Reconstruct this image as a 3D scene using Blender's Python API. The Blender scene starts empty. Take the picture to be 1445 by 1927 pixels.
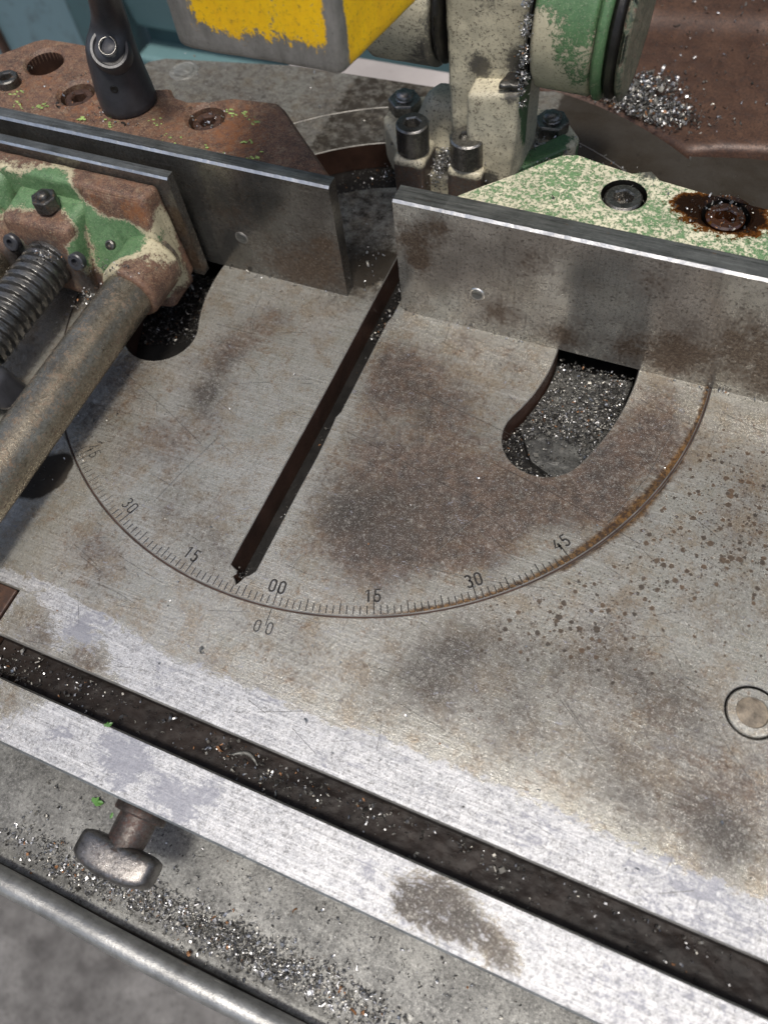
import bpy, bmesh, math, random
import numpy as np
from mathutils import Vector, Matrix, noise as mn
from mathutils.geometry import delaunay_2d_cdt
random.seed(7); rng = np.random.default_rng(7)
S = 0.001                                     # geometry below is written in millimetres
scn = bpy.context.scene
C = scn.collection
R_ = math.radians

# ------------------------------------------------------------------ camera
cam = bpy.data.cameras.new('camera'); co = bpy.data.objects.new('camera', cam); C.objects.link(co)
right = Vector((0.9194540, 0.3831255, -0.0884261)); down = Vector((0.2995070, -0.8281345, -0.4738026)); fwd = Vector((-0.2547545, 0.4091554, -0.8761803))
M = Matrix((right, -down, -fwd)).transposed().to_4x4()
M.translation = Vector((106.4797, -193.7258, 235.9820)) * S
co.matrix_world = M
cam.sensor_fit = 'VERTICAL'; cam.sensor_height = 36; cam.lens = 1461.95 / 1927 * 36
cam.clip_start = 0.005; cam.clip_end = 100
cam.dof.use_dof = True; cam.dof.focus_distance = 0.272; cam.dof.aperture_fstop = 12
scn.camera = co

# ------------------------------------------------------------------ light
SUN = Vector((0.13, -0.27, 0.95)).normalized()
w = bpy.data.worlds.new('World'); scn.world = w; w.use_nodes = True
wn = w.node_tree; bg = wn.nodes['Background']; sky = wn.nodes.new('ShaderNodeTexSky')
sky.sky_type = 'NISHITA'; sky.sun_disc = False
sky.sun_elevation = math.asin(SUN.z); sky.sun_rotation = math.atan2(SUN.x, SUN.y)
wn.links.new(sky.outputs[0], bg.inputs[0]); bg.inputs[1].default_value = 0.115
sky.dust_density = 4.0; sky.air_density = 1.0; sky.ozone_density = .6
sl = bpy.data.lights.new('sun', 'SUN'); so = bpy.data.objects.new('sun', sl); C.objects.link(so)
sl.energy = 2.3; sl.angle = R_(9); sl.color = (1, .96, .90)
so.rotation_euler = SUN.to_track_quat('Z', 'Y').to_euler()
scn.view_settings.view_transform = 'Standard'; scn.view_settings.look = 'None'; scn.view_settings.exposure = 0.22

# ------------------------------------------------------------------ materials
class B:
    def __init__(s, name):
        s.m = bpy.data.materials.new(name); s.m.use_nodes = True; s.t = s.m.node_tree
        s.p = s.t.nodes['Principled BSDF']; s._c = None
    def n(s, ty): return s.t.nodes.new(ty)
    def l(s, a, b): s.t.links.new(a, b)
    def put(s, sock, v):
        if isinstance(v, bpy.types.NodeSocket): s.l(v, sock)
        elif isinstance(v, (tuple, list)): sock.default_value = (*v, 1) if len(v) == 3 and sock.type == 'RGBA' else v
        else: sock.default_value = v
    def co(s, sc=(1, 1, 1), rot=0):
        if s._c is None: s._c = s.n('ShaderNodeTexCoord').outputs['Object']
        m = s.n('ShaderNodeMapping'); m.inputs['Scale'].default_value = tuple(1000 * k for k in sc); m.inputs['Rotation'].default_value = (0, 0, rot)
        s.l(s._c, m.inputs['Vector']); return m.outputs[0]
    def noise(s, scale, det=4, rough=.6, sc=(1, 1, 1), rot=0, off=0, dist=0):
        t = s.n('ShaderNodeTexNoise'); v = s.co(sc, rot)
        if off:
            a = s.n('ShaderNodeVectorMath'); a.operation = 'ADD'; s.l(v, a.inputs[0]); a.inputs[1].default_value = (off, off * 1.7, off * .6); v = a.outputs[0]
        s.l(v, t.inputs['Vector']); t.inputs['Scale'].default_value = scale; t.inputs['Detail'].default_value = det; t.inputs['Roughness'].default_value = rough; t.inputs['Distortion'].default_value = dist
        return t.outputs[0]
    def vor(s, scale, rand=1, warp=None):
        t = s.n('ShaderNodeTexVoronoi'); v = s.co()
        s.l(v, t.inputs['Vector']); t.inputs['Scale'].default_value = scale; t.inputs['Randomness'].default_value = rand
        return t.outputs['Distance'], t.outputs['Color']
    def attr(s, name):
        a = s.n('ShaderNodeAttribute'); a.attribute_name = name; return a.outputs['Fac']
    def ma(s, op, a, b=0, clamp=False):
        m = s.n('ShaderNodeMath'); m.operation = op; m.use_clamp = clamp; s.put(m.inputs[0], a); s.put(m.inputs[1], b); return m.outputs[0]
    def mr(s, v, a, b, c=0, d=1):
        m = s.n('ShaderNodeMapRange'); s.put(m.inputs[0], v)
        for i, k in enumerate((a, b, c, d)): s.put(m.inputs[i + 1], k)
        return m.outputs[0]
    def mix(s, f, a, b, mode='MIX'):
        m = s.n('ShaderNodeMix'); m.data_type = 'RGBA'; m.blend_type = mode
        s.put(m.inputs[0], f); s.put(m.inputs[6], a); s.put(m.inputs[7], b); return m.outputs[2]
    def mf(s, f, a, b):
        m = s.n('ShaderNodeMix'); s.put(m.inputs[0], f); s.put(m.inputs[2], a); s.put(m.inputs[3], b); return m.outputs[0]
    def mask(s, at, nz, k=.5, lo=.42, hi=.58):          # attribute broken up by noise
        v = s.ma('ADD', at, s.ma('MULTIPLY', s.ma('SUBTRACT', nz, .5), k)); return s.mr(v, lo, hi)
    def bump(s, h, st=.3, d=.0002, prev=None):
        b = s.n('ShaderNodeBump'); b.inputs['Strength'].default_value = st; b.inputs['Distance'].default_value = d
        s.put(b.inputs['Height'], h)
        if prev is not None: s.l(prev, b.inputs['Normal'])
        return b.outputs[0]
    def out(s, col, rough=.5, metal=0., nrm=None, coat=None, spec=None):
        s.put(s.p.inputs['Base Color'], col); s.put(s.p.inputs['Roughness'], rough); s.put(s.p.inputs['Metallic'], metal)
        if nrm is not None: s.l(nrm, s.p.inputs['Normal'])
        if coat is not None: s.put(s.p.inputs['Coat Weight'], coat); s.p.inputs['Coat Roughness'].default_value = .08
        if spec is not None: s.put(s.p.inputs['Specular IOR Level'], spec)
        return s.m

def mat_table():
    b = B('worn_table_steel')
    big = b.noise(.035, 6, .62); mid = b.noise(.22, 8, .74, off=9); grain = b.noise(.62, 7, .86, off=17); spk = b.noise(1.3, 5, .8); fine = b.noise(2.6, 3, .75, off=3)
    brush = b.noise(1.1, 5, .75, sc=(.03, 1.9, 1), off=5); brush2 = b.noise(.9, 3, .7, sc=(1.8, .07, 1), rot=.5, off=15); cloud = b.noise(.055, 5, .6, off=77, dist=.8)
    rust, dark, clean, film, orange, spots, oil = [b.attr(k) for k in ('rust', 'dark', 'clean', 'film', 'orange', 'spots', 'oil')]  # clean also carries painted sky glare; oil also carries shade painted into the table colour
    cen = lambda v, k: b.ma('MULTIPLY', b.ma('SUBTRACT', v, .5), k)
    base = b.mix(b.mr(cloud, .38, .62), (.33, .322, .272), (.49, .482, .43))
    base = b.mix(b.mr(mid, .38, .66, 0, .55), base, (.51, .50, .46))
    wash = b.mr(b.ma('ADD', rust, cen(cloud, 1.2)), .0, .9, 0, .72)
    wcol = b.mix(b.mr(b.noise(.09, 6, .65, off=63), .40, .60), (.075, .059, .051), (.215, .167, .122))
    base = b.mix(wash, base, wcol)
    base = b.mix(b.mr(brush, .54, .64, 0, .35), base, (.72, .71, .68))
    base = b.mix(b.mr(brush, .46, .38, 0, .35), base, (.2, .185, .16))
    tan = b.mr(b.ma('ADD', b.noise(.10, 5, .6, off=31), cen(grain, .7)), .48, .64, 0, .5)
    base = b.mix(tan, base, (.29, .215, .13))
    ox = b.mr(b.ma('ADD', b.ma('ADD', b.noise(.16, 6, .7, off=91), cen(grain, .9)), b.ma('MULTIPLY', rust, .16)), .62, .74, 0, .42)
    base = b.mix(ox, base, (.25, .135, .06))
    # brown bloom, strong where the stain map says
    rv = b.ma('ADD', b.ma('ADD', rust, cen(mid, 2.0)), cen(grain, 1.6))
    rf = b.mr(rv, .40, 1.15, 0, .85)
    rcol = b.mix(b.mr(b.noise(.2, 6, .7, off=41), .38, .62), (.030, .022, .021), (.112, .074, .056))
    rcol = b.mix(b.mr(spk, .56, .66, 0, .4), rcol, (.24, .17, .12))
    base = b.mix(rf, base, rcol)
    dv = b.ma('ADD', b.ma('ADD', b.ma('ADD', dark, cen(cloud, 1.2)), cen(mid, .9)), cen(grain, .8))
    df = b.mr(dv, .05, 1.2, 0, .92)
    base = b.mix(df, base, b.mix(b.mr(mid, .4, .6), (.028, .024, .020), (.055, .047, .040)))
    stn = b.mr(b.ma('ADD', rust, dark), 0, .6, .35, 1)
    # fine pitting, flecks and nicks
    base = b.mix(b.ma('MULTIPLY', stn, b.mr(grain, .535, .61, 0, .7)), base, (.06, .045, .036))
    base = b.mix(b.mr(spk, .555, .61, 0, .55), base, (.06, .048, .04))
    base = b.mix(b.mr(fine, .58, .66, 0, .5), base, (.74, .73, .69))
    base = b.mix(b.ma('MULTIPLY', stn, b.mr(grain, .455, .38, 0, .35)), base, (.60, .58, .52))
    base = b.mix(b.mr(brush2, .60, .70, 0, .35), base, (.08, .062, .052))
    # drop marks
    vd, vc = b.vor(.42)
    sep = b.n('ShaderNodeSeparateColor'); b.l(vc, sep.inputs[0])
    rad = b.ma('MULTIPLY', b.ma('MULTIPLY', spots, sep.outputs[0]), .46)
    sp = b.mr(b.ma('SUBTRACT', b.ma('ADD', b.ma('ADD', vd, cen(spk, .5)), cen(mid, .9)), rad), -.03, .05, .92, 0)
    sp = b.ma('MULTIPLY', sp, b.mr(spots, .05, .3), True)
    base = b.mix(sp, base, b.mix(sep.outputs[1], (.035, .028, .022), (.10, .062, .035)))
    vd2, vc2 = b.vor(1.1)
    sep2 = b.n('ShaderNodeSeparateColor'); b.l(vc2, sep2.inputs[0])
    sp2 = b.mr(b.ma('SUBTRACT', vd2, b.ma('MULTIPLY', b.ma('MULTIPLY', spots, sep2.outputs[1]), .40)), -.03, .05, .8, 0)
    sp2 = b.ma('MULTIPLY', sp2, b.mr(spots, .1, .4), True)
    base = b.mix(sp2, base, (.06, .043, .032))
    # bright worn strip, with sky glare painted into its colour
    rag = b.noise(.16, 8, .78, sc=(.6, 1.2, 1), off=51, dist=1.5)
    cf = b.mask(clean, b.ma('ADD', b.ma('MULTIPLY', rag, .55), b.ma('MULTIPLY', grain, .45)), 5.6, .44, .57)
    ccol = b.mix(b.mr(mid, .4, .62), (.38, .385, .40), (.54, .54, .545))
    ccol = b.mix(b.mr(grain, .515, .58, 0, .8), ccol, (.17, .168, .165))
    ccol = b.mix(b.mr(spk, .53, .59, 0, .65), ccol, (.12, .118, .115))
    ccol = b.mix(b.mr(fine, .53, .62, 0, .65), ccol, (.80, .80, .80))
    ccol = b.mix(b.mr(brush, .53, .62, 0, .45), ccol, (.75, .75, .74))
    ccol = b.mix(b.mr(brush, .47, .40, 0, .35), ccol, (.2, .2, .2))
    ff = b.mask(film, b.ma('ADD', b.ma('MULTIPLY', rag, .6), b.ma('MULTIPLY', grain, .4)), 7.5, .35, .8)
    ccol = b.mix(b.ma('MULTIPLY', ff, .75), ccol, (.235, .24, .275))
    base = b.mix(cf, base, ccol)
    of = b.mask(orange, b.ma('ADD', b.ma('MULTIPLY', mid, .5), b.ma('MULTIPLY', grain, .5)), 1.8, .3, .75)
    base = b.mix(b.ma('MULTIPLY', of, .9), base, b.mix(b.mr(grain, .44, .54), (.23, .115, .03), (.04, .02, .011)))
    oil_shade = b.mask(oil, mid, .7, .35, .6)  # real oil film and painted shade share this darkening
    base = b.mix(b.ma('MULTIPLY', oil_shade, .97), base, b.mix(b.mr(big, .4, .6), (.022, .017, .012), (.034, .029, .024)))
    nonm = b.ma('MAXIMUM', b.ma('MAXIMUM', rf, df), b.ma('MAXIMUM', sp, oil_shade))
    metal = b.mf(nonm, .60, .28); metal = b.mf(oil_shade, metal, .04); metal = b.mf(cf, metal, .62)
    ro = b.mf(nonm, .24, .36); ro = b.ma('ADD', ro, cen(grain, .5)); ro = b.mf(cf, ro, b.ma('ADD', .30, b.ma('MULTIPLY', grain, .3)))
    ro = b.mf(oil_shade, ro, b.ma('ADD', .28, b.ma('MULTIPLY', mid, .4)))
    h = b.ma('ADD', b.ma('ADD', b.ma('MULTIPLY', spk, .6), b.ma('MULTIPLY', grain, .9)), b.ma('ADD', b.ma('MULTIPLY', brush, .35), b.ma('MULTIPLY', sp, -.35)))
    h = b.ma('MULTIPLY', h, b.mf(oil_shade, 1., .25))
    return b.out(base, ro, metal, b.bump(h, .6, .00022), spec=b.mf(oil_shade, .5, .12))

def mat_steel(name, c1=(.12, .118, .108), c2=(.24, .235, .22), rusty=.3, metal=.7, rough=.42, stretch=(1, 1, 1), rc=(.10, .06, .035)):
    b = B(name)
    big = b.noise(.08, 6, .65); spk = b.noise(.9, 6, .85, sc=stretch); mid = b.noise(.35, 7, .8, off=12)
    base = b.mix(b.mr(big, .35, .65), c1, c2)
    base = b.mix(b.mr(spk, .53, .60, 0, .7), base, tuple(k * .3 for k in c1))
    base = b.mix(b.mr(spk, .38, .46, .5, 0), base, tuple(min(.8, k * 1.8) for k in c2))
    rf = b.mr(b.ma('ADD', b.ma('MULTIPLY', mid, .6), b.ma('MULTIPLY', spk, .4)), .60 - rusty * .2, .66 - rusty * .2, 0, .85)
    base = b.mix(rf, base, rc)
    ro = b.ma('ADD', b.mf(rf, rough, .65), b.ma('MULTIPLY', b.ma('SUBTRACT', spk, .5), .3))
    return b.out(base, ro, b.mf(rf, metal, .05), b.bump(b.ma('ADD', spk, b.ma('MULTIPLY', mid, .5)), .6, .0002))

def mat_fence(name, dim=1.):
    b = B(name)
    big = b.noise(.05, 6, .6); mid = b.noise(.22, 7, .78, off=12); spk = b.noise(.9, 6, .85, off=2)
    vert = b.noise(.9, 5, .7, sc=(1.2, 1, .04)); hor = b.noise(.8, 4, .7, sc=(.05, 1, 1.4), off=4)
    base = b.mix(b.mr(big, .38, .62), (.30 * dim, .29 * dim, .26 * dim), (.46 * dim, .45 * dim, .41 * dim))
    base = b.mix(b.mr(vert, .55, .66, 0, .35), base, (.06, .055, .05))
    base = b.mix(b.mr(hor, .56, .72, 0, .3), base, (.36, .355, .34))
    rust = b.attr('rust')
    rv = b.ma('ADD', b.ma('MULTIPLY', rust, .42), b.ma('ADD', b.ma('MULTIPLY', mid, .6), b.ma('MULTIPLY', spk, .4)))
    rf = b.mr(rv, .50, .72, 0, .9)
    base = b.mix(rf, base, b.mix(b.mr(spk, .4, .6), (.105, .068, .038), (.05, .03, .02)))
    base = b.mix(b.mr(spk, .54, .60, 0, .75), base, (.035, .026, .02))
    base = b.mix(b.mr(spk, .45, .38, 0, .4), base, (.33, .32, .29))
    ro = b.ma('ADD', b.mf(rf, .17, .36), b.ma('MULTIPLY', b.ma('SUBTRACT', spk, .5), .3))
    h = b.ma('ADD', b.ma('MULTIPLY', spk, .5), b.ma('ADD', b.ma('MULTIPLY', vert, .35), b.ma('MULTIPLY', hor, .25)))
    return b.out(base, ro, b.mf(rf, .75, .4), b.bump(h, .3, .0001))

def mat_cast(name, green=(.055, .125, .05), green2=(.12, .22, .10), cream=(.50, .45, .30), rust=(.095, .050, .036), rust2=(.175, .095, .058), creamw=.13, speck=.0, rough=.5, fleck=.35, nk=2.2):
    """green paint over cream primer over rusted iron; vertex masks 'green' and 'cream' say where the coats survive"""
    b = B(name)
    g = b.attr('green'); c = b.attr('cream'); gr = b.attr('grime'); oi = b.attr('oil'); orr = b.attr('orange')
    big = b.noise(.07, 6, .65); mid = b.noise(.33, 7, .78, off=7); spk = b.noise(.85, 6, .85); fine = b.noise(1.9, 4, .8, off=21)
    nz = b.ma('ADD', b.ma('MULTIPLY', mid, .45), b.ma('MULTIPLY', spk, .55))
    rc = b.mix(b.mr(mid, .38, .62), rust, rust2)
    rc = b.mix(b.mr(b.noise(.13, 6, .7, off=47), .50, .60, 0, .6), rc, tuple(k * .5 for k in rust))
    rc = b.mix(b.mr(b.noise(.2, 7, .75, off=53), .54, .62, 0, .5), rc, (.27, .20, .13))
    rc = b.mix(b.mr(spk, .515, .56, 0, .8), rc, (.04, .024, .019))
    rc = b.mix(b.mr(fine, .55, .61, 0, .55), rc, (.40, .31, .20))
    rc = b.mix(b.ma('MULTIPLY', b.mask(orr, nz, 6., .2, .9), .75), rc, (.22, .08, .025))
    cc = b.mix(b.mr(big, .4, .6), cream, tuple(k * .8 for k in cream))
    cc = b.mix(b.mr(spk, .555 - speck * .06, .61 - speck * .06, 0, .85), cc, (.07, .05, .037))
    gg = b.mix(b.mr(mid, .35, .65), green, green2)
    gg = b.mix(b.mr(fine, .56, .62, 0, fleck), gg, (.45, .46, .33))
    gg = b.mix(b.mr(spk, .55, .61, 0, .6), gg, (.035, .055, .03))
    cm = b.mask(b.ma('MAXIMUM', c, b.ma('ADD', g, creamw)), nz, nk, .46, .54)
    gm = b.mask(g, nz, nk, .47, .53)
    col = b.mix(cm, rc, cc); col = b.mix(gm, col, gg)
    grm = b.mask(gr, nz, 2.4, .35, .7)
    col = b.mix(b.ma('MULTIPLY', grm, .88), col, b.mix(b.mr(spk, .4, .6), (.035, .033, .03), (.11, .105, .10)))
    oe = b.mask(oi, mid, 1.8, .30, .38); oc = b.mask(oi, mid, 1.6, .36, .62)
    col = b.mix(oe, col, b.mix(oc, (.13, .045, .006), (.012, .005, .002)))
    h = b.ma('ADD', b.ma('MULTIPLY', nz, .8), b.ma('ADD', b.ma('MULTIPLY', cm, .35), b.ma('MULTIPLY', gm, .3)))
    ro = b.mf(cm, .6, rough); ro = b.mf(grm, ro, b.ma('ADD', .12, b.ma('MULTIPLY', spk, .5))); ro = b.mf(oe, ro, .07); h = b.ma('MULTIPLY', h, b.mf(oe, 1., .2))
    return b.out(col, ro, b.mf(grm, .0, b.mf(oe, .35, .0)), b.bump(h, .8, .0003), spec=b.mf(oe, .5, .2))

def mat_simple(name, col, rough=.5, metal=0., var=.35, bump=.4, nscale=1.2, coat=None, spec=None):
    b = B(name); n1 = b.noise(nscale, 5, .7); n2 = b.noise(nscale * .15, 5, .6, off=4)
    c = b.mix(b.mr(n2, .35, .65), tuple(k * (1 - var) for k in col), tuple(min(1, k * (1 + var)) for k in col))
    c = b.mix(b.mr(n1, .56, .72, 0, .5), c, tuple(k * .4 for k in col))
    return b.out(c, b.ma('ADD', rough, b.ma('MULTIPLY', b.ma('SUBTRACT', n1, .5), .3)), metal, b.bump(n1, bump, .0002), coat, spec)

MT = mat_table()
MFR = mat_fence('fence_steel'); MFL = mat_fence('dark_fence_steel', .42)
MTOP = mat_steel('fence_top_steel', (.10, .105, .10), (.19, .195, .185), .12, .7, .4, (.05, 1, 1))
MEDGE = mat_simple('polished_edge', (.62, .62, .60), .36, 1., .25, .5, .6)
MSC = mat_steel('bolt_steel', (.05, .048, .044), (.15, .145, .135), .35, .75, .33)
MDK = mat_steel('oily_dark_steel', (.014, .012, .011), (.036, .030, .027), .25, .5, .32, rc=(.045, .025, .018))
MPIT = mat_simple('black_grime', (.012, .011, .010), .4, .2, .5, .8, .8)
MROD = mat_steel('guide_rod_steel', (.22, .185, .135), (.33, .295, .23), .40, .85, .25, (1, .8, 1), (.13, .085, .055))
MTHR = mat_steel('lead_screw_steel', (.10, .098, .093), (.23, .225, .215), .02, .85, .3, (.3, 1, .3))
MRUST = mat_cast('rusty_casting')
MJAW = mat_cast('chipped_green_jaw_paint')
MGRN = mat_cast('green_and_cream_speckled_paint', green=(.09, .19, .08), green2=(.15, .27, .125), cream=(.66, .63, .46), creamw=.9, rough=.4, fleck=.9, nk=4.5)
MPIV = mat_cast('grimy_cream_paint', green=(.035, .10, .04), green2=(.07, .16, .065), cream=(.62, .57, .42), speck=.3, rough=.4)
MCYL = mat_cast('worn_green_housing_paint', green=(.05, .12, .05), green2=(.09, .18, .08), cream=(.46, .43, .31), creamw=.10, rough=.38)
MBLK = mat_simple('black_plastic', (.034, .035, .040), .38, 0, .2, .35, .9)
MSPR = mat_simple('spring_steel', (.25, .24, .22), .3, .9, .3, .3)
MWR = mat_simple('worn_rim', (.24, .23, .21), .55, .7, .3, .4, .8)
MRIM2 = mat_simple('worn_rim_steel', (.36, .36, .345), .38, .75, .25, .8, .9)
MTRAY = mat_steel('tray_galvanised_steel', (.11, .11, .105), (.25, .25, .235), .1, .55, .45, rc=(.10, .085, .06))
MRIM = mat_steel('tray_rim_steel', (.17, .17, .155), (.34, .34, .315), .2, .45, .48, (.08, 1, 1), rc=(.12, .11, .09))
MBRN = mat_steel('brown_rear_casting', (.05, .026, .018), (.10, .054, .035), .5, .15, .42, rc=(.04, .022, .016))
MCHD = mat_simple('dark_metal_chips', (.05, .047, .042), .4, .4, .4, .3, .6)
MCHIP = mat_simple('bright_metal_chips', (.52, .52, .52), .40, 1., .25, .2, .5)
MCHB = mat_simple('dull_metal_chips', (.30, .29, .26), .42, .6, .4, .3, .6)
MCHR = mat_simple('rusty_chips', (.30, .15, .07), .5, .3, .4, .3, .6)
MGRV = mat_simple('groove_grime', (.014, .012, .010), .6, .1, .3, .2)
MPLUG = mat_simple('packed_tan_swarf', (.24, .20, .15), .6, .2, .55, 1., 1.4)
MGLT = mat_simple('groove_painted_highlight', (.62, .61, .58), .35, .9, .15, .2)  # bright ribbon painted as the highlight on groove edges
MWALLIN = mat_simple('rusty_slot_wall', (.055, .028, .019), .45, .2, .4, .8, .5)
MOIL = mat_simple('thick_brown_oil', (.035, .012, .004), .06, 0, .5, .15, .5, coat=1.)
MLEAF = mat_simple('green_leaf', (.09, .22, .05), .45, 0, .35, .3, .6)
MLICH = mat_simple('lichen_flake', (.26, .36, .11), .8, 0, .35, .8, .8)
MSC2 = mat_steel('worn_bright_bolt_steel', (.12, .115, .105), (.32, .31, .29), .15, .9, .24)
MWHITE = mat_simple('pale_kerb', (.38, .35, .34), .6, 0, .2, .4, .05)

def mat_yellow():
    b = B('worn_yellow_paint')
    a = b.attr('paint'); mid = b.noise(.16, 6, .75, sc=(1, 1, .35)); spk = b.noise(.8, 5, .75)
    m = b.mask(a, b.ma('ADD', b.ma('MULTIPLY', mid, .6), b.ma('MULTIPLY', spk, .4)), 3.4, .42, .54)
    y = b.mix(b.mr(mid, .35, .7), (.90, .56, .004), (.80, .44, .008)); y = b.mix(b.mr(spk, .55, .68, 0, .75), y, (.22, .13, .03))
    g = b.mix(b.mr(mid, .35, .65), (.16, .155, .14), (.27, .26, .24)); g = b.mix(b.mr(spk, .55, .7, 0, .5), g, (.08, .075, .065))
    return b.out(b.mix(m, g, y), b.mf(m, .45, .42), b.mf(m, .25, 0.), b.bump(b.ma('ADD', spk, b.ma('MULTIPLY', m, .5)), .5, .0003))
MYEL = mat_yellow()
def mat_big(name, c1, c2, rough, sc=.01, speck=(.05, .05, .05), k=.4, bump=.3):
    b = B(name); n1 = b.noise(sc, 7, .65); n2 = b.noise(sc * 12, 6, .7)
    c = b.mix(b.mr(n1, .35, .65), c1, c2); c = b.mix(b.mr(n2, .52, .68, 0, k), c, speck)
    return b.out(c, rough, 0, b.bump(n2, bump, .001))
MTEAL = mat_big('teal_painted_sheet', (.115, .205, .215), (.14, .235, .245), .45, .004, (.09, .17, .18), .4)
MTEALD = mat_big('teal_groove', (.05, .10, .11), (.07, .13, .14), .5, .004)
MCONC = mat_big('grey_concrete', (.062, .058, .055), (.175, .168, .16), .9, .018, (.05, .047, .044), .7, .8)

# ------------------------------------------------------------------ mesh helpers
def empty(name, loc, label, cat, group=None):
    o = bpy.data.objects.new(name, None); C.objects.link(o); o.location = Vector(loc) * S; o.empty_display_size = .01
    o['label'] = label; o['category'] = cat
    if group: o['group'] = group
    return o
def link(name, me, mats, parent=None):
    o = bpy.data.objects.new(name, me); C.objects.link(o)
    for m in (mats if isinstance(mats, (list, tuple)) else [mats]): me.materials.append(m)
    if parent: adopt(o, parent)
    return o
def adopt(o, parent):
    o.parent = parent
    # mesh coordinates are world coordinates: cancel the location of the chain of empties above
    loc = parent.location if parent.type == 'EMPTY' else Vector((0, 0, 0))
    o.matrix_parent_inverse = Matrix.Translation(-loc)
def mesh_from(name, V, F, smooth=False, mi=None):
    me = bpy.data.meshes.new(name); me.from_pydata((np.asarray(V, float) * S).tolist(), [], F if isinstance(F, list) else F.tolist())
    if smooth: me.shade_smooth()
    if mi is not None: me.polygons.foreach_set('material_index', np.asarray(mi, dtype=np.int32))
    me.update(); return me
def tag(o, label, cat, group=None, kind=None):
    if label: o['label'] = label
    if cat: o['category'] = cat
    if group: o['group'] = group
    if kind: o['kind'] = kind
    return o
def verts(me):
    a = np.empty(len(me.vertices) * 3, np.float32); me.vertices.foreach_get('co', a); return a.reshape(-1, 3) / S
def paint(o, **kw):
    P = verts(o.data)
    for k, f in kw.items():
        v = f(P) if callable(f) else np.full(len(P), f)
        a = o.data.attributes.new(k, 'FLOAT', 'POINT'); a.data.foreach_set('value', np.asarray(v, np.float32))
def blobs(lst, soft=1., grow=1.):
    def f(P):
        v = np.zeros(len(P))
        for x, y, r, a in lst:
            d = ((P[:, 0] - x) ** 2 + (P[:, 1] - y) ** 2) / (r * r * grow)
            v = np.maximum(v, 0) + a * np.exp(-d * 1.1 * soft)
        return np.minimum(v, 1.25)
    return f
def blobs3(lst):
    def f(P):
        v = np.zeros(len(P))
        for x, y, z, r, a in lst:
            d = ((P[:, 0] - x) ** 2 + (P[:, 1] - y) ** 2 + (P[:, 2] - z) ** 2) / (r * r); v += a * np.exp(-d * 1.1)
        return np.minimum(v, 1.25)
    return f
def offset(poly, d):
    P = np.asarray(poly, float); a = np.roll(P, 1, 0); c = np.roll(P, -1, 0)
    area = .5 * np.sum(P[:, 0] * c[:, 1] - c[:, 0] * P[:, 1]); sg = 1 if area > 0 else -1
    e1 = P - a; e2 = c - P; e1 /= np.linalg.norm(e1, axis=1)[:, None]; e2 /= np.linalg.norm(e2, axis=1)[:, None]
    n1 = np.c_[-e1[:, 1], e1[:, 0]] * sg; n2 = np.c_[-e2[:, 1], e2[:, 0]] * sg
    m = n1 + n2; k = np.maximum(.35, (m * m).sum(1) / 2); return P + m / k[:, None] * d
def inside(P, poly):
    x, y = P[:, 0], P[:, 1]; r = np.zeros(len(P), bool); n = len(poly); j = n - 1
    for i in range(n):
        xi, yi = poly[i]; xj, yj = poly[j]
        if yi != yj: r ^= ((yi > y) != (yj > y)) & (x < (xj - xi) * (y - yi) / (yj - yi) + xi)
        j = i
    return r
def resample(poly, step):
    P = np.asarray(poly, float); out = []
    for i in range(len(P)):
        a, b = P[i], P[(i + 1) % len(P)]; n = max(1, int(round(np.linalg.norm(b - a) / step)))
        for k in range(n): out.append(a + (b - a) * k / n)
    return np.array(out)
def ring(cx, cy, r, n=32, a0=0): return [(cx + r * math.cos(a0 + 2 * math.pi * k / n), cy + r * math.sin(a0 + 2 * math.pi * k / n)) for k in range(n)]
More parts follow.
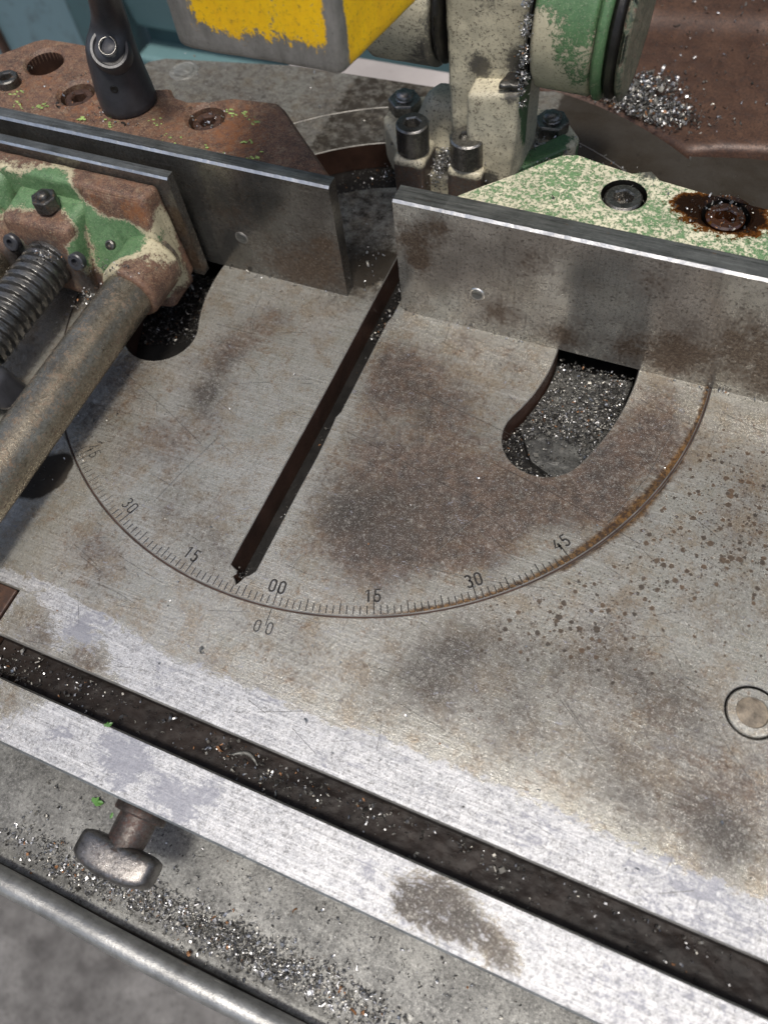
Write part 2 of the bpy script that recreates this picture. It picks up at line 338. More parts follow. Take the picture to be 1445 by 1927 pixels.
def plate(name, outline, holes, z1, z0, ch=.5, step=2., chh=None, edge_step=None, wall_mi=1, top_fn=None):
    """flat plate with holes, chamfered rims, dense top (so that the stain map has vertices to live on)"""
    es = edge_step or step * 1.5
    loops = [resample(outline, es)] + [resample(h, es) for h in holes]
    tops = [offset(loops[0], ch)] + [offset(h, -(chh if chh is not None else ch)) for h in loops[1:]]
    lo = tops[0].min(0); hi = tops[0].max(0)
    gx, gy = np.meshgrid(np.arange(lo[0], hi[0], step), np.arange(lo[1], hi[1], step * .87))
    gx[1::2] += step / 2; G = np.c_[gx.ravel(), gy.ravel()] + rng.uniform(-.12, .12, (gx.size, 2)) * step
    keep = inside(G, offset(tops[0], step * .45))
    for h in tops[1:]: keep &= ~inside(G, offset(h, -step * .45))
    G = G[keep]
    pts = []; edges = []; n0 = 0
    for t in tops:
        k = len(t); pts += t.tolist(); edges += [(n0 + i, n0 + (i + 1) % k) for i in range(k)]; n0 += k
    nb = n0; pts += G.tolist()
    vo, eo, fo, ov, oe, of = delaunay_2d_cdt([Vector(p) for p in pts], edges, [], 0, 1e-5)
    V2 = np.array([(v.x, v.y) for v in vo]); F = np.array(fo)
    cen = V2[F].mean(1); ok = inside(cen, tops[0])
    for t in tops[1:]: ok &= ~inside(cen, t)
    F = F[ok]
    remap = np.full(len(pts), -1)
    for i, src in enumerate(ov):
        for s_ in src: remap[s_] = i
    zt = np.full(len(V2), z1) if top_fn is None else z1 + top_fn(V2)
    V = np.c_[V2, zt].tolist(); faces = F.tolist(); mi = [0] * len(faces)
    n0 = 0
    for li, (t, L) in enumerate(zip(tops, loops)):
        k = len(t); c = ch if li == 0 else (chh if chh is not None else ch)
        ia = [int(remap[n0 + i]) for i in range(k)]; n0 += k
        b0 = len(V); V += [(p[0], p[1], (V[ia[i]][2]) - c) for i, p in enumerate(L)]
        c0 = len(V); V += [(p[0], p[1], z0) for p in L]
        area = np.sum(L[:, 0] * np.roll(L[:, 1], -1) - np.roll(L[:, 0], -1) * L[:, 1]); flip = (area > 0) == (li == 0)
        for i in range(k):
            j = (i + 1) % k
            q1 = [ia[i], b0 + i, b0 + j, ia[j]]; q2 = [b0 + i, c0 + i, c0 + j, b0 + j]
            if not flip: q1 = q1[::-1]; q2 = q2[::-1]
            faces += [q1, q2]; mi += [2, wall_mi]
    me = mesh_from(name, V, faces, False, mi)
    return me
def bm_mesh(name, bm, smooth=True, mi=None):
    bmesh.ops.scale(bm, vec=(S, S, S), verts=bm.verts); me = bpy.data.meshes.new(name); bm.to_mesh(me); bm.free()
    if smooth: me.shade_smooth()
    return me
def add_hexa(bm, c):                                    # 8 corners: bottom 4 ccw, top 4 ccw
    v = [bm.verts.new(p) for p in c]
    return [bm.faces.new([v[i] for i in f]) for f in ((3, 2, 1, 0), (4, 5, 6, 7), (0, 1, 5, 4), (1, 2, 6, 5), (2, 3, 7, 6), (3, 0, 4, 7))]
def box(bm, x0, x1, y0, y1, z0, z1): return add_hexa(bm, [(x0, y0, z0), (x1, y0, z0), (x1, y1, z0), (x0, y1, z0), (x0, y0, z1), (x1, y0, z1), (x1, y1, z1), (x0, y1, z1)])
def add_prism(bm, poly, z0, z1, shrink=0):
    P = np.asarray(poly, float); T = offset(P, shrink) if shrink else P
    if np.sum(P[:, 0] * np.roll(P[:, 1], -1) - np.roll(P[:, 0], -1) * P[:, 1]) < 0: P = P[::-1]; T = T[::-1]
    a = [bm.verts.new((*p, z0)) for p in P]; b = [bm.verts.new((*p, z1)) for p in T]; n = len(a)
    bm.faces.new(a[::-1]); bm.faces.new(b)
    for i in range(n): bm.faces.new((a[i], a[(i + 1) % n], b[(i + 1) % n], b[i]))
def frame(axis):
    a = Vector(axis).normalized(); u = a.orthogonal().normalized(); return u, a.cross(u), a
def add_lathe(bm, p, axis, prof, n=32, cap=True):       # prof: [(radius, distance along axis)]
    u, v, a = frame(axis); p = Vector(p); rings = []
    for r, h in prof: rings.append([bm.verts.new(p + a * h + (u * math.cos(t) + v * math.sin(t)) * max(r, 1e-3)) for t in (2 * math.pi * k / n for k in range(n))])
    for A, Bv in zip(rings, rings[1:]):
        for k in range(n): bm.faces.new((A[k], A[(k + 1) % n], Bv[(k + 1) % n], Bv[k]))
    if cap: bm.faces.new(rings[0][::-1]); bm.faces.new(rings[-1])
def add_tube(bm, pts, r, n=8):
    pts = [Vector(p) for p in pts]; rings = []; u = None
    for i, p in enumerate(pts):
        t = (pts[min(i + 1, len(pts) - 1)] - pts[max(i - 1, 0)]).normalized()
        u = (u - t * u.dot(t)).normalized() if u is not None else t.orthogonal().normalized(); v = t.cross(u)
        rr = r[i] if isinstance(r, (list, tuple)) else r
        rings.append([bm.verts.new(p + (u * math.cos(a) + v * math.sin(a)) * rr) for a in (2 * math.pi * k / n for k in range(n))])
    for A, Bv in zip(rings, rings[1:]):
        for k in range(n): bm.faces.new((A[k], A[(k + 1) % n], Bv[(k + 1) % n], Bv[k]))
    bm.faces.new(rings[0][::-1]); bm.faces.new(rings[-1])
def bevel(bm, w, seg=3, ang=25, edges=None):
    bm.normal_update()
    es = edges or [e for e in bm.edges if len(e.link_faces) == 2 and e.calc_face_angle(0) > R_(ang)]
    bmesh.ops.bevel(bm, geom=es, offset=w, segments=seg, profile=.5, affect='EDGES', clamp_overlap=True)
def densify(bm, L, passes=7):
    bmesh.ops.triangulate(bm, faces=bm.faces)
    for _ in range(passes):
        es = [e for e in bm.edges if e.calc_length() > L]
        if not es: break
        bmesh.ops.subdivide_edges(bm, edges=es, cuts=1); bmesh.ops.triangulate(bm, faces=[f for f in bm.faces if len(f.verts) > 3])
def rough_up(bm, amp, sc, seed=0):
    bm.normal_update(); mv = []
    for v in bm.verts:
        p = v.co * sc + Vector((seed, seed * 2.3, seed)); mv.append((v, v.normal * (mn.noise(p) + .5 * mn.noise(p * 2.3)) * amp))
    for v, d in mv: v.co += d
def casting(name, build, mat, parent, bev=1.5, L=2., amp=.25, sc=.18, seed=0, seg=3, smooth=True):
    bm = bmesh.new(); build(bm); bevel(bm, bev, seg); densify(bm, L); rough_up(bm, amp, sc, seed)
    return link(name, bm_mesh(name, bm, smooth), mat, parent)
def turned(name, p, axis, prof, mat, parent=None, n=32, bev=0):
    bm = bmesh.new(); add_lathe(bm, p, axis, prof, n, not name.startswith(('screw_well', 'counterbore')))
    me = bm_mesh(name, bm, True); o = link(name, me, mat, parent)
    me.set_sharp_from_angle(angle=R_(35)); return o
def hexring(bm, p, r_out, r_hex, z0, z1, n=24):          # socket: ring face down to a hexagonal pocket
    pass
def cap_screw(name, x, y, zt, r, depth, mat, parent, rin=None, tilt=None, label=None, body=None):
    """socket head screw, top at zt: chamfered head with a real hexagon pocket; body = visible height of the head"""
    rin = rin or r * .52; body = body or depth * 1.3; n = 24; V = []; F = []
    def addring(rad, z, hexa=False):
        s0 = len(V)
        for k in range(n):
            a = 2 * math.pi * k / n; rr = rad
            if hexa: rr = rad * math.cos(math.pi / 6) / math.cos(((a + math.pi / 6) % (math.pi / 3)) - math.pi / 6)
            V.append((x + rr * math.cos(a), y + rr * math.sin(a), z))
        return s0
    rs = [addring(r, zt - body), addring(r, zt - r * .1), addring(r * .9, zt), addring(rin * 1.12, zt, True), addring(rin, zt - r * .1, True), addring(rin, zt - depth, True)]
    for a, b in zip(rs, rs[1:]):
        for k in range(n): F.append([a + k, a + (k + 1) % n, b + (k + 1) % n, b + k])
    V.append((x, y, zt - depth - .5)); c = len(V) - 1
    for k in range(n): F.append([rs[-1] + k, rs[-1] + (k + 1) % n, c])
    me = mesh_from(name, V, F, True); me.set_sharp_from_angle(angle=R_(28)); o = link(name, me, mat, parent)
    if label: o['label'] = label
    return o
def hexnut(name, x, y, z0, z1, r, mat, parent, stud=True, rot=0):
    bm = bmesh.new(); add_prism(bm, ring(x, y, r, 6, rot), z0, z1); bevel(bm, r * .1, 2)
    o = link(name, bm_mesh(name, bm, False), mat, parent)
    if stud: turned('threaded_stud', (x, y, z1 - 1), (0, 0, 1), [(r * .5, 0), (r * .52, r * .16), (r * .47, r * .22), (r * .52, r * .28), (r * .5, r * .36), (r * .38, r * .5), (r * .15, r * .56)], mat, o, 20)
    return o

# ------------------------------------------------------------------ stain and painted shade maps (world millimetres)
RUST = [(-44.6, -27.0, 7, 0.7), (-37.9, -16.0, 6, 0.6), (-49.0, -37.1, 6, 0.8), (-52.4, -46.7, 6, 0.5), (-83.6, -57.2, 9, 0.6), (-76.8, -74.2, 9, 0.5), (-54.9, -82.3, 7, 0.6), (-41.6, -72.6, 7, 0.6), (-91.7, -33.5, 8, 0.3), (-63.6, -95.4, 8, 0.4), (-45.4, -86.5, 6, 0.4), (-55.4, -130.0, 7, 0.5), (-44.3, -136.8, 8, 0.4), (-8.8, 10.0, 7, 0.6), (-21.8, 1.3, 5, 0.4), (15.8, -21.2, 9, 0.8), (31.2, -26.8, 13, 0.8), (46.6, -39.5, 9, 0.4), (18.7, -38.9, 8, 0.5), (23.3, -64.8, 9, 0.5), (37.7, -64.5, 12, 0.55), (55.5, -58.2, 13, 0.6), (26.5, -95.7, 10, 0.45), (39.5, -88.8, 13, 0.85), (54.0, -85.7, 13, 0.8), (63.0, -73.7, 12, 0.8), (74.3, -67.4, 12, 0.7), (84.9, -59.1, 11, 0.7), (72.2, -83.3, 10, 0.7), (42.4, -104.7, 9, 0.5), (109.1, -32.2, 9, 1.0), (103.4, -45.8, 9, 0.8), (115.0, -18.3, 9, 0.9), (121.5, -30.2, 7, 0.7), (103.4, -59.1, 9, 0.7), (111.1, -54.1, 8, 0.6), (62.7, -8.2, 8, 0.5), (39.4, -2.2, 6, 0.5), (114.1, -6.3, 7, 0.5), (150.3, -50.5, 9, 0.5), (151.4, -28.7, 8, 0.5), (134.1, -21.2, 7, 0.3), (28.5, -133.9, 6, 0.25), (85.0, -119.8, 9, 0.3), (121.6, -100.4, 9, 0.4), (141.4, -115.6, 9, 0.6), (134.9, -133.0, 8, 0.4), (166.8, -129.7, 10, 0.7), (154.6, -140.7, 8, 0.6), (-70.6, -20.5, 5, 0.2), (-41.0, 54.7, 7, 0.5), (-26.4, 45.1, 6, 0.4), (-122.1, 110.7, 15, 0.5), (-75.5, 118.9, 12, 0.5), (-78.8, 89.1, 10, 0.5), (43.2, -57.8, 6, 0.3), (6.5, -151.8, 4, 0.3), (26.6, -153.3, 3, 0.3), (-50.5, -163.9, 5, 0.6), (-31.6, -166.5, 5, 0.6)]
DARK = [(-46.6, -57.2, 8, 0.9), (-46.5, -63.8, 6, 0.6), (-47.2, -45.0, 6, 0.5), (-88.3, -83.5, 10, 0.8), (-91.6, -62.7, 8, 0.5), (-16.6, -113.6, 12, 0.6), (-38.3, -110.3, 9, 0.35), (-35.4, -99.9, 9, 0.4), (-2.0, -121.2, 7, 0.3), (-44.1, -147.3, 7, 0.3), (19.6, -89.4, 9, 0.4), (17.8, -76.2, 8, 0.3), (32.8, -82.3, 8, 0.5), (50.2, -95.6, 8, 0.4), (153.7, -115.8, 12, 0.5), (140.0, -109.4, 11, 0.5), (124.2, -110.2, 11, 0.5), (108.8, -114.3, 11, 0.5), (92.1, -115.3, 11, 0.6), (77.1, -117.3, 9, 0.6), (68.3, -131.7, 12, 0.6), (78.4, -135.0, 10, 0.5), (59.2, -144.2, 10, 0.35), (31.6, -140.3, 9, 0.35), (100.4, -140.1, 11, 0.4), (123.7, -137.5, 11, 0.5), (139.4, -139.1, 11, 0.6), (159.7, -144.6, 9, 0.8), (169.9, -146.2, 8, 0.8), (142.5, -151.5, 6, 0.3), (15.4, -138.9, 7, 0.25), (7.6, -1.2, 5, 0.3), (153.4, -75.2, 12, 0.4), (-27.5, 24.7, 9, 0.8), (-14.4, 28.8, 9, 0.9), (-15.8, 9.4, 8, 0.8), (-56.6, 43.0, 14, 0.6), (-145.8, -38.5, 12, 0.5), (-124.5, -41.0, 10, 0.6), (-128.2, -63.4, 8, 0.4), (37.4, -42.7, 4, 0.4), (102.3, -130.9, 10, 0.4)]  # some blobs paint shade between the jaws and beside the guide rod
UNCLEAN = [(-55.7, -165.9, 9, 1), (-56.5, -174.1, 8, 1), (-30.3, -166.9, 8, 1.2), (-18.5, -170.8, 5, 0.6), (-40.0, -169.7, 7, 0.8), (-63.7, -160.9, 8, 1), (-50.0, -183.0, 9, 1.4), (-50.8, -190.7, 6, 0.9), (-39.6, -182.7, 5, 0.7), (89.0, -192.1, 6, 1), (97.5, -190.0, 9, 1.3), (107.2, -191.5, 7, 1), (116.6, -193.0, 6, 0.7), (121.0, -197.6, 5, 0.6), (134.9, -196.9, 4, 0.3)]
FILM = [(-9.6, -186.7, 5, 1), (-0.7, -187.4, 6, 1), (-2.8, -192.7, 6, 1), (12.7, -193.3, 6, 1), (20.1, -194.5, 5, 1), (25.4, -188.3, 4, 0.8), (77.3, -188.9, 5, 0.5), (145.6, -191.1, 8, 0.6), (158.8, -190.4, 8, 0.5), (167.0, -163.7, 12, 0.6), (115.6, -162.4, 10, 0.4), (-26.3, -190.0, 4, 0.6), (-5.0, -159.2, 7, 0.5), (151.6, -161.4, 9, 0.6), (-41.8, -160.6, 6, 0.7), (-38, -157.5, 7, .8)]
def rust_f(P):
    r = np.hypot(P[:, 0], P[:, 1]); v = blobs(RUST, 1., 1.7)(P) + .6 * blobs(UNCLEAN)(P) * (P[:, 0] > 60)
    b = np.zeros(len(P)); i = np.where(P[:, 0] > 10, 1., 0.)      # brown bloom on the right half of the turntable
    b += i * .20 * np.clip((121 - r) / 14, 0, 1) * np.clip((-P[:, 1] - 12) / 18, 0, 1) + .12 * (P[:, 1] < 0)
    return np.minimum(v * .9 + b, 1.2)
def clean_glare_f(P):  # worn strip mask, also carries the painted glare
    x, y = P[:, 0], P[:, 1]
    e = -154.5 - 1.0 * np.sin(x * .05) + np.clip((-25 - x) * .18, -1, 6)
    v = np.clip((e - y) / 5 + .5, 0, 1.15)
    return np.clip(v - blobs(UNCLEAN, .8)(P) * .8, -.3, 1.15)
def orange_f(P):
    r = np.hypot(P[:, 0], P[:, 1]); a = np.degrees(np.arctan2(P[:, 1], P[:, 0])); k = np.clip((a + 75) / 15, 0, 1) * np.clip((8 - a) / 6, 0, 1)
    wid = 1.2 + 2.2 * np.clip(1 - np.abs(a + 27) / 22, 0, 1)
    return k * np.exp(-((r - 129.3) / wid) ** 2) * 1.05
def spots_f(P):
    r = np.hypot(P[:, 0], P[:, 1]); x, y = P[:, 0], P[:, 1]
    v = np.clip((r - 131) / 3, 0, 1) * np.clip((x - 55) / 40, 0, 1) * np.clip((y + 128) / 14, 0, 1) * np.clip((0 - y) / 6, 0, 1)
    v = v * (.35 + .65 * blobs([(145, -35, 22, 1), (128, -75, 15, 1), (100, -98, 14, .9), (150, -60, 18, .8), (118, -100, 12, .8), (85, -108, 10, .8)], .8)(P))
    v += .45 * blobs([(-47, 0, 10, 1), (-35, 0, 9, 1), (30, -120, 8, .4)])(P)
    return np.clip(v, 0, 1)
def oil_shade_f(P):
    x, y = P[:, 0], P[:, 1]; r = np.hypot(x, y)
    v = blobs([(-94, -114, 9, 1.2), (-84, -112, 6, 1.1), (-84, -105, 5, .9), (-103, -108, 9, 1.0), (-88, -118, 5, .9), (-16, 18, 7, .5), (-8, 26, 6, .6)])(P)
    v += np.clip((y - 40) / 15, 0, 1) * np.clip((x - 25) / 12, 0, 1) * 1.0  # shade over the right rear of the table, painted as a dark tint
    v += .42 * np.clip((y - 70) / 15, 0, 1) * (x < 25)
    v += np.clip((y - 3) / 2, 0, 1) * .5 * (x < 10) * (x > -70) * np.clip((75 - y) / 10, .3, 1)  # guard's shade between the fixed jaws, painted into the colour
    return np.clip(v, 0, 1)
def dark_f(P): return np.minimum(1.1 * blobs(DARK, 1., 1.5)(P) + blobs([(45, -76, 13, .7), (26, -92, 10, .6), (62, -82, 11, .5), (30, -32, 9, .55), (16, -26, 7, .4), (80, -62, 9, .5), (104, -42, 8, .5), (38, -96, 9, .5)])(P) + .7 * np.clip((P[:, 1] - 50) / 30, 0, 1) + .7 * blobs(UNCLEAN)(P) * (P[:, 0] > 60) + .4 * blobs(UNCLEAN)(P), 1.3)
TM = dict(rust=rust_f, dark=dark_f, clean=clean_glare_f, film=blobs(FILM), orange=orange_f, spots=spots_f, oil=oil_shade_f)

# ------------------------------------------------------------------ the fixed table
table = empty('saw_table', (0, -60, -25), 'worn grey steel machine table with rust stains around the round turntable', 'machine table')
def arc(r, a0, a1, n): return [(r * math.cos(R_(a0 + (a1 - a0) * k / n)), r * math.sin(R_(a0 + (a1 - a0) * k / n))) for k in range(n + 1)]
Y_S = -170.6
ck = (165.1, -108.1)
outl = [(-69, Y_S), (262, Y_S), (262, 152), (150, 134), (120, 131.5), (96, 126)] + arc(157, 52, 80, 14) + [(0, 147), (-26, 143), (-105, 141), (-176, 129), (-184, 124), (-188, 112), (-205, 40), (-205, -154.6), (-69, -154.6)]
me = plate('table_plate', outl, [ring(0, 0, 130.4, 150), ring(*ck, 7.9, 40)], 0, -12, .55, 2.0, edge_step=2.7, chh=.28)
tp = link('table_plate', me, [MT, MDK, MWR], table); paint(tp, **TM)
me = plate('front_bar', [(-140, -200), (262, -200), (262, -182.4), (-140, -182.4)], [], 0, -24, .6, 1.8)
fb = link('front_bar', me, [MT, MRIM, MEDGE], table); paint(fb, **TM)
bm = bmesh.new(); box(bm, -140, 262, -186, -150, -14, -8.5); densify(bm, 1.6, 9); rough_up(bm, .5, .22, 31)
link('slot_floor', bm_mesh('slot_floor', bm, True), mat_simple('greasy_slot_dirt', (.016, .012, .010), .5, 0, .55, 1., .5, spec=.18), table)
bm = bmesh.new(); box(bm, -140, -69.25, -186, -154.9, -8.4, .6); bevel(bm, .5, 2)
bk = link('end_block', bm_mesh('end_block', bm, False), MBRN, table); bk['label'] = 'rusty brown block closing the end of the slot'
bm = bmesh.new(); box(bm, -200, 262, -172, 128, -40, -15.5); densify(bm, 9); rough_up(bm, .4, .1)
link('table_body', bm_mesh('table_body', bm, False), MPIT, table)
# dowel sleeve on the right of the table
pin = turned('dowel_sleeve', (*ck, -6), (0, 0, 1), [(7.3, 0), (7.3, 5.6), (7.0, 6.0), (4.75, 6.05), (4.45, 5.6), (4.4, 2)], MT, table, 40)
paint(pin, rust=.05, dark=.0, clean=0., film=0., orange=0., spots=0., oil=0.)
turned('sleeve_groove', (*ck, -8), (0, 0, 1), [(7.9, 0), (7.9, 5), (0, 5)], MPIT, table, 40)
turned('packed_swarf_plug', (*ck, -6), (0, 0, 1), [(4.5, 0), (4.5, 5.4), (2.6, 5.9), (0, 5.8)], MPLUG, table, 24)

# ------------------------------------------------------------------ the turntable
tt = empty('turntable', (0, 0, -15), 'round steel swivel turntable with engraved degree scale and long blade slit', 'turntable')
def slot_c():
    ri, ro = 73.6, 104.2; rc = (ri + ro) / 2; hw = (ro - ri) / 2
    a0, a1 = -24.5, 204.5                       # right end, left end (through the back)
    out = arc(ro, a0, a1, 90)
    def cap(a, s):
        cx, cy = rc * math.cos(R_(a)), rc * math.sin(R_(a)); return [(cx + hw * math.cos(R_(a + s * t)), cy + hw * math.sin(R_(a + s * t))) for t in range(15, 180, 15)]
    return out + cap(a1, 1) + arc(ri, a1, a0, 70) + [p for p in cap(a0, -1)][::-1]
sl_ = [(-3.9, 66), (-3.6, 0), (-3.3, -48), (-3.8, -119.9), (-2.2, -120.6), (-.5, -121.2), (-.2, -122.4), (-.9, -123.6), (.2, -124.4), (1.5, -125.9), (2.4, -124.1), (3.0, -122.4), (4.2, -121.4), (5.6, -119.2), (5.7, -86), (6.0, -70), (5.5, -55), (5.2, -52.5), (6.1, -49.5), (5.9, -3), (6.6, 0), (6.6, 66)]
cs = slot_c()
# the C slot's rounded ends are built as a sweep so that both ends close cleanly
def cslot():
    ri, ro = 73.6, 104.2; rc = (ri + ro) / 2; hw = (ro - ri) / 2; aR, aL = -24.5, 204.5; P = []
    P += arc(ro, aR, aL, 90)
    for t in range(12, 180, 12): a = aL + t; P.append((rc * math.cos(R_(aL)) + hw * math.cos(R_(a)), rc * math.sin(R_(aL)) + hw * math.sin(R_(a))))
    P += arc(ri, aL, aR, 70)
    for t in range(12, 180, 12): a = aR + 180 + t; P.append((rc * math.cos(R_(aR)) + hw * math.cos(R_(a)), rc * math.sin(R_(aR)) + hw * math.sin(R_(a))))
    return P
me = plate('turntable_disc', ring(0, 0, 129.9, 260), [cslot(), sl_], 0.02, -13, .32, 1.55, edge_step=1.6)
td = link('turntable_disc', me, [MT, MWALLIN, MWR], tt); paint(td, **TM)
bm = bmesh.new(); add_prism(bm, ring(0, 0, 128, 80), -15, -13.2); link('slot_bottom', bm_mesh('slot_bottom', bm, False), MPIT, tt)
bm = bmesh.new()
cent = arc(88.9, -28, -8, 10)
add_prism(bm, offset([(p[0] * 103.5 / 88.9, p[1] * 103.5 / 88.9) for p in arc(88.9, -22, 3, 12)] + [(p[0] * 74.2 / 88.9, p[1] * 74.2 / 88.9) for p in arc(88.9, 3, -22, 12)] + [(78, -41.5), (88, -45.5), (96, -38.5)], .2), -13, -9.5)
densify(bm, 3); rough_up(bm, .5, .2, 4)
lg = link('swarf_covered_ledge', bm_mesh('swarf_covered_ledge', bm, False), mat_steel('dusty_ledge_steel', (.05, .05, .048), (.12, .12, .11), .1, .4, .4), tt)

PH = 0.129382588708617
def groove(name, segs, wd, parent, mats=(None,), z=.03, closed=False, label=None):
    """narrow ribbons: a grimy furrow with its edge highlight painted along one side"""
    V = []; F = []; mi = []
    for pl in segs:
        P = np.asarray(pl, float)
        for off, ww, dz, m in ((0, wd, .012, 0), (1, wd * .42, 0, 1)):
            D = np.gradient(P, axis=0) if len(P) > 1 else np.array([[1, 0]]); D /= np.linalg.norm(D, axis=1)[:, None] + 1e-9; N_ = np.c_[-D[:, 1], D[:, 0]]
            sh = np.array([wd * .5, -wd * .38]) * off
            b0 = len(V)
            for p, n_ in zip(P, N_): V.append((*(p + sh + n_ * ww / 2), z + dz)); V.append((*(p + sh - n_ * ww / 2), z + dz))
            for i in range(len(P) - 1): F.append([b0 + 2 * i + 1, b0 + 2 * i + 3, b0 + 2 * i + 2, b0 + 2 * i]); mi.append(m)
    o = link(name, mesh_from(name, V, F, False, mi), [MGRV, MGLT], parent)
    if label: o['label'] = label
    return o
def ang(a): return R_(a) + PH
def tick(a, r0, r1, w_=.28):
    t = ang(a); d = (math.sin(t), -math.cos(t)); return [(d[0] * r0, d[1] * r0), (d[0] * r1, d[1] * r1)]
for a in range(-50, 51):
    if a > 45: continue
    L = 6.6 if a % 15 == 0 else 4.3 if a % 5 == 0 else 3.0
    if a < -45: L = 3 + (a % 3) * 2
    groove('tick_mark', [tick(a, 129.3, 129.3 - L + rng.uniform(-.2, .2))], .37 if a > -33 else .2, tt)
# digits as strokes in a 0..1 x 0..1.7 cell
def ell(cx, cy, rx, ry, a0, a1, n=14): return [(cx + rx * math.cos(R_(a0 + (a1 - a0) * k / n)), cy + ry * math.sin(R_(a0 + (a1 - a0) * k / n))) for k in range(n + 1)]
DIG = {'0': [ell(.5, 1.25, .36, .4, 0, 180) + ell(.5, .45, .36, .4, 180, 360) + [(.86, 1.25)]],
       '1': [[(.22, 1.32), (.58, 1.68), (.58, .02)]],
       '3': [ell(.48, 1.28, .34, .36, 150, -75) + [(.5, .92)] + ell(.48, .48, .38, .44, 80, -150)],
       '4': [[(.62, 1.65), (.10, .55), (.92, .55)], [(.66, 1.0), (.66, .02)]],
       '5': [[(.84, 1.64), (.24, 1.64), (.2, .98)] + ell(.46, .52, .38, .48, 125, -150)]}
def number(txt, a, r, h, parent, wd=.42, gap=1.25, sq=1., label=None, hand=False):
    t = ang(a); er = np.array([math.sin(t), -math.cos(t)]); ex = np.array([math.cos(t), math.sin(t)]); k = h / 1.7; segs = []
    wtot = (len(txt) - 1) * gap + 1
    for i, chh in enumerate(txt):
        for pl in DIG[chh]:
            jj = rng.uniform(-.04, .04)
            segs.append([er * r - er * (py * k) * 1. + ex * ((px + i * gap - wtot / 2) * k * sq) + np.array([jj, 0]) for px, py in pl])
    return groove('scale_number', segs, wd, parent, label=label)
for txt, a in (('45', -45.4), ('30', -31.2), ('15', -16.0), ('00', -.3), ('15', 14.8), ('30', 30.4), ('45', 45.4)):
    number(txt, a, 124.9, 4.4, tt, .68 if a > -20 else .5 if a > -40 else .36, label='stamped number ' + txt + (' left of the zero' if a < -10 else ' right of the zero' if a > 10 else ''))
groove('zero_line', [tick(.0, 130.8, 136.8)], .32, table)
number('00', -.2, 139.4, 4.1, table, .44, 1.75, label='stamped number 00 below the fixed zero line')
# the circular gap between disc and table
bm = bmesh.new(); add_lathe(bm, (0, 0, -3), (0, 0, 1), [(129.2, 0), (129.9, 2.4), (130.35, 2.4), (131, 0)], 200, False)
link('ring_gap_grime', bm_mesh('ring_gap_grime', bm, False), MWALLIN, table)

# scratches
def scratch_set(n, region, parent, name='scratches', lens=(3, 22), z=.028, wd=.13, dirs=None):
    segs = []
    while len(segs) < n:
        p = np.array([rng.uniform(region[0], region[1]), rng.uniform(region[2], region[3])]); a = rng.normal(*(dirs or (-.15, .35))) if rng.random() < .75 else rng.uniform(0, math.pi)
        L = rng.uniform(*lens) * (rng.random() ** 1.5 + .15); k = rng.normal(0, .02); pts = []
        for i in range(7):
            s_ = (i / 6 - .5) * L; pts.append(p + np.array([math.cos(a), math.sin(a)]) * s_ + np.array([-math.sin(a), math.cos(a)]) * k * s_ * s_ * .3)
        q = np.array(pts); r = np.hypot(q[:, 0], q[:, 1])
        inn = r.max() < 128 if parent is tt else r.min() > 132
        if not inn: continue
        if parent is tt:
            th = np.degrees(np.arctan2(q[:, 1], q[:, 0]))
            bad = ((r > 71) & (r < 107) & ((th > -40) | (th < -138))) | ((q[:, 0] > -7) & (q[:, 0] < 9))
            if bad.any(): continue
        else:
            if (q[:, 1] < Y_S + 1).any() and (q[:, 1] > -183).any() or (np.hypot(q[:, 0] - ck[0], q[:, 1] - ck[1]) < 10).any() or (q[:, 0] < -66).any(): continue
        segs.append(pts)
    o = groove(name, segs, wd, parent, z=z); o['kind'] = 'stuff'; return o
scratch_set(70, (-120, 125, -125, 3), tt)
sc_l = [[(70, -3), (101, -9.5), (135, -13.5)], ]
scratch_set(85, (-60, 180, -169, 0), table)
groove('long_scratches', [[(12, -57), (40, -63), (75, -71)], [(66, -52), (90, -57), (122, -66)], [(60, -92), (66, -79), (71, -70)], [(28, -31), (60, -37), (75, -40)], [(110, -62), (118, -40), (122, -16)], [(48, -100), (80, -95.5), (98, -91.5)], [(-85, -60), (-60, -70), (-38, -80)], [(-42, -108), (-38, -92), (-33, -76)], [(108, -9), (118, -11.5), (127, -14)]], .16, tt)['kind'] = 'stuff'

# ------------------------------------------------------------------ fences
def fence_plate(name, x0, x1, y0, y1, z1, mat, parent, rust, cut=None, z0=.08, topmat=MTOP, ch=.8):
    bm = bmesh.new(); n = 240; nz = 16
    xs = np.linspace(x0, x1, n + 1)
    V = []; F = []; mi = []
    prof = [(y0, z0)] + [(y0, z0 + (z1 - ch - z0) * k / nz) for k in range(1, nz + 1)] + [(y0 + ch, z1), (y1, z1), (y1, z0)]
    for x_ in xs:
        wob = .16 * mn.noise(Vector((x_ * .5, y0, 0))) + .13 * mn.noise(Vector((x_ * 2.1, y0, 3)))
        for k, (a, b_) in enumerate(prof): V.append((x_, a, b_ + (wob if nz < k < nz + 2 else 0)))
    m = len(prof)
    for i in range(n):
        for k in range(m - 1): F.append([i * m + k, (i + 1) * m + k, (i + 1) * m + k + 1, i * m + k + 1]); mi.append(0 if k < nz else 2 if k < nz + 1 else 1)
    F.append(list(range(m))[::-1]); mi.append(0); F.append([n * m + k for k in range(m)]); mi.append(0)
    o = link(name, mesh_from(name, V, F, False, mi), [mat, topmat, MEDGE], parent)
    paint(o, rust=rust); return o
def blob_xz(lst):
    def f(P):
        v = np.zeros(len(P))
        for x, z, r, a in lst: v += a * np.exp(-((P[:, 0] - x) ** 2 + (P[:, 2] - z) ** 2) / (r * r))
        return np.minimum(v, 1.2)
    return f
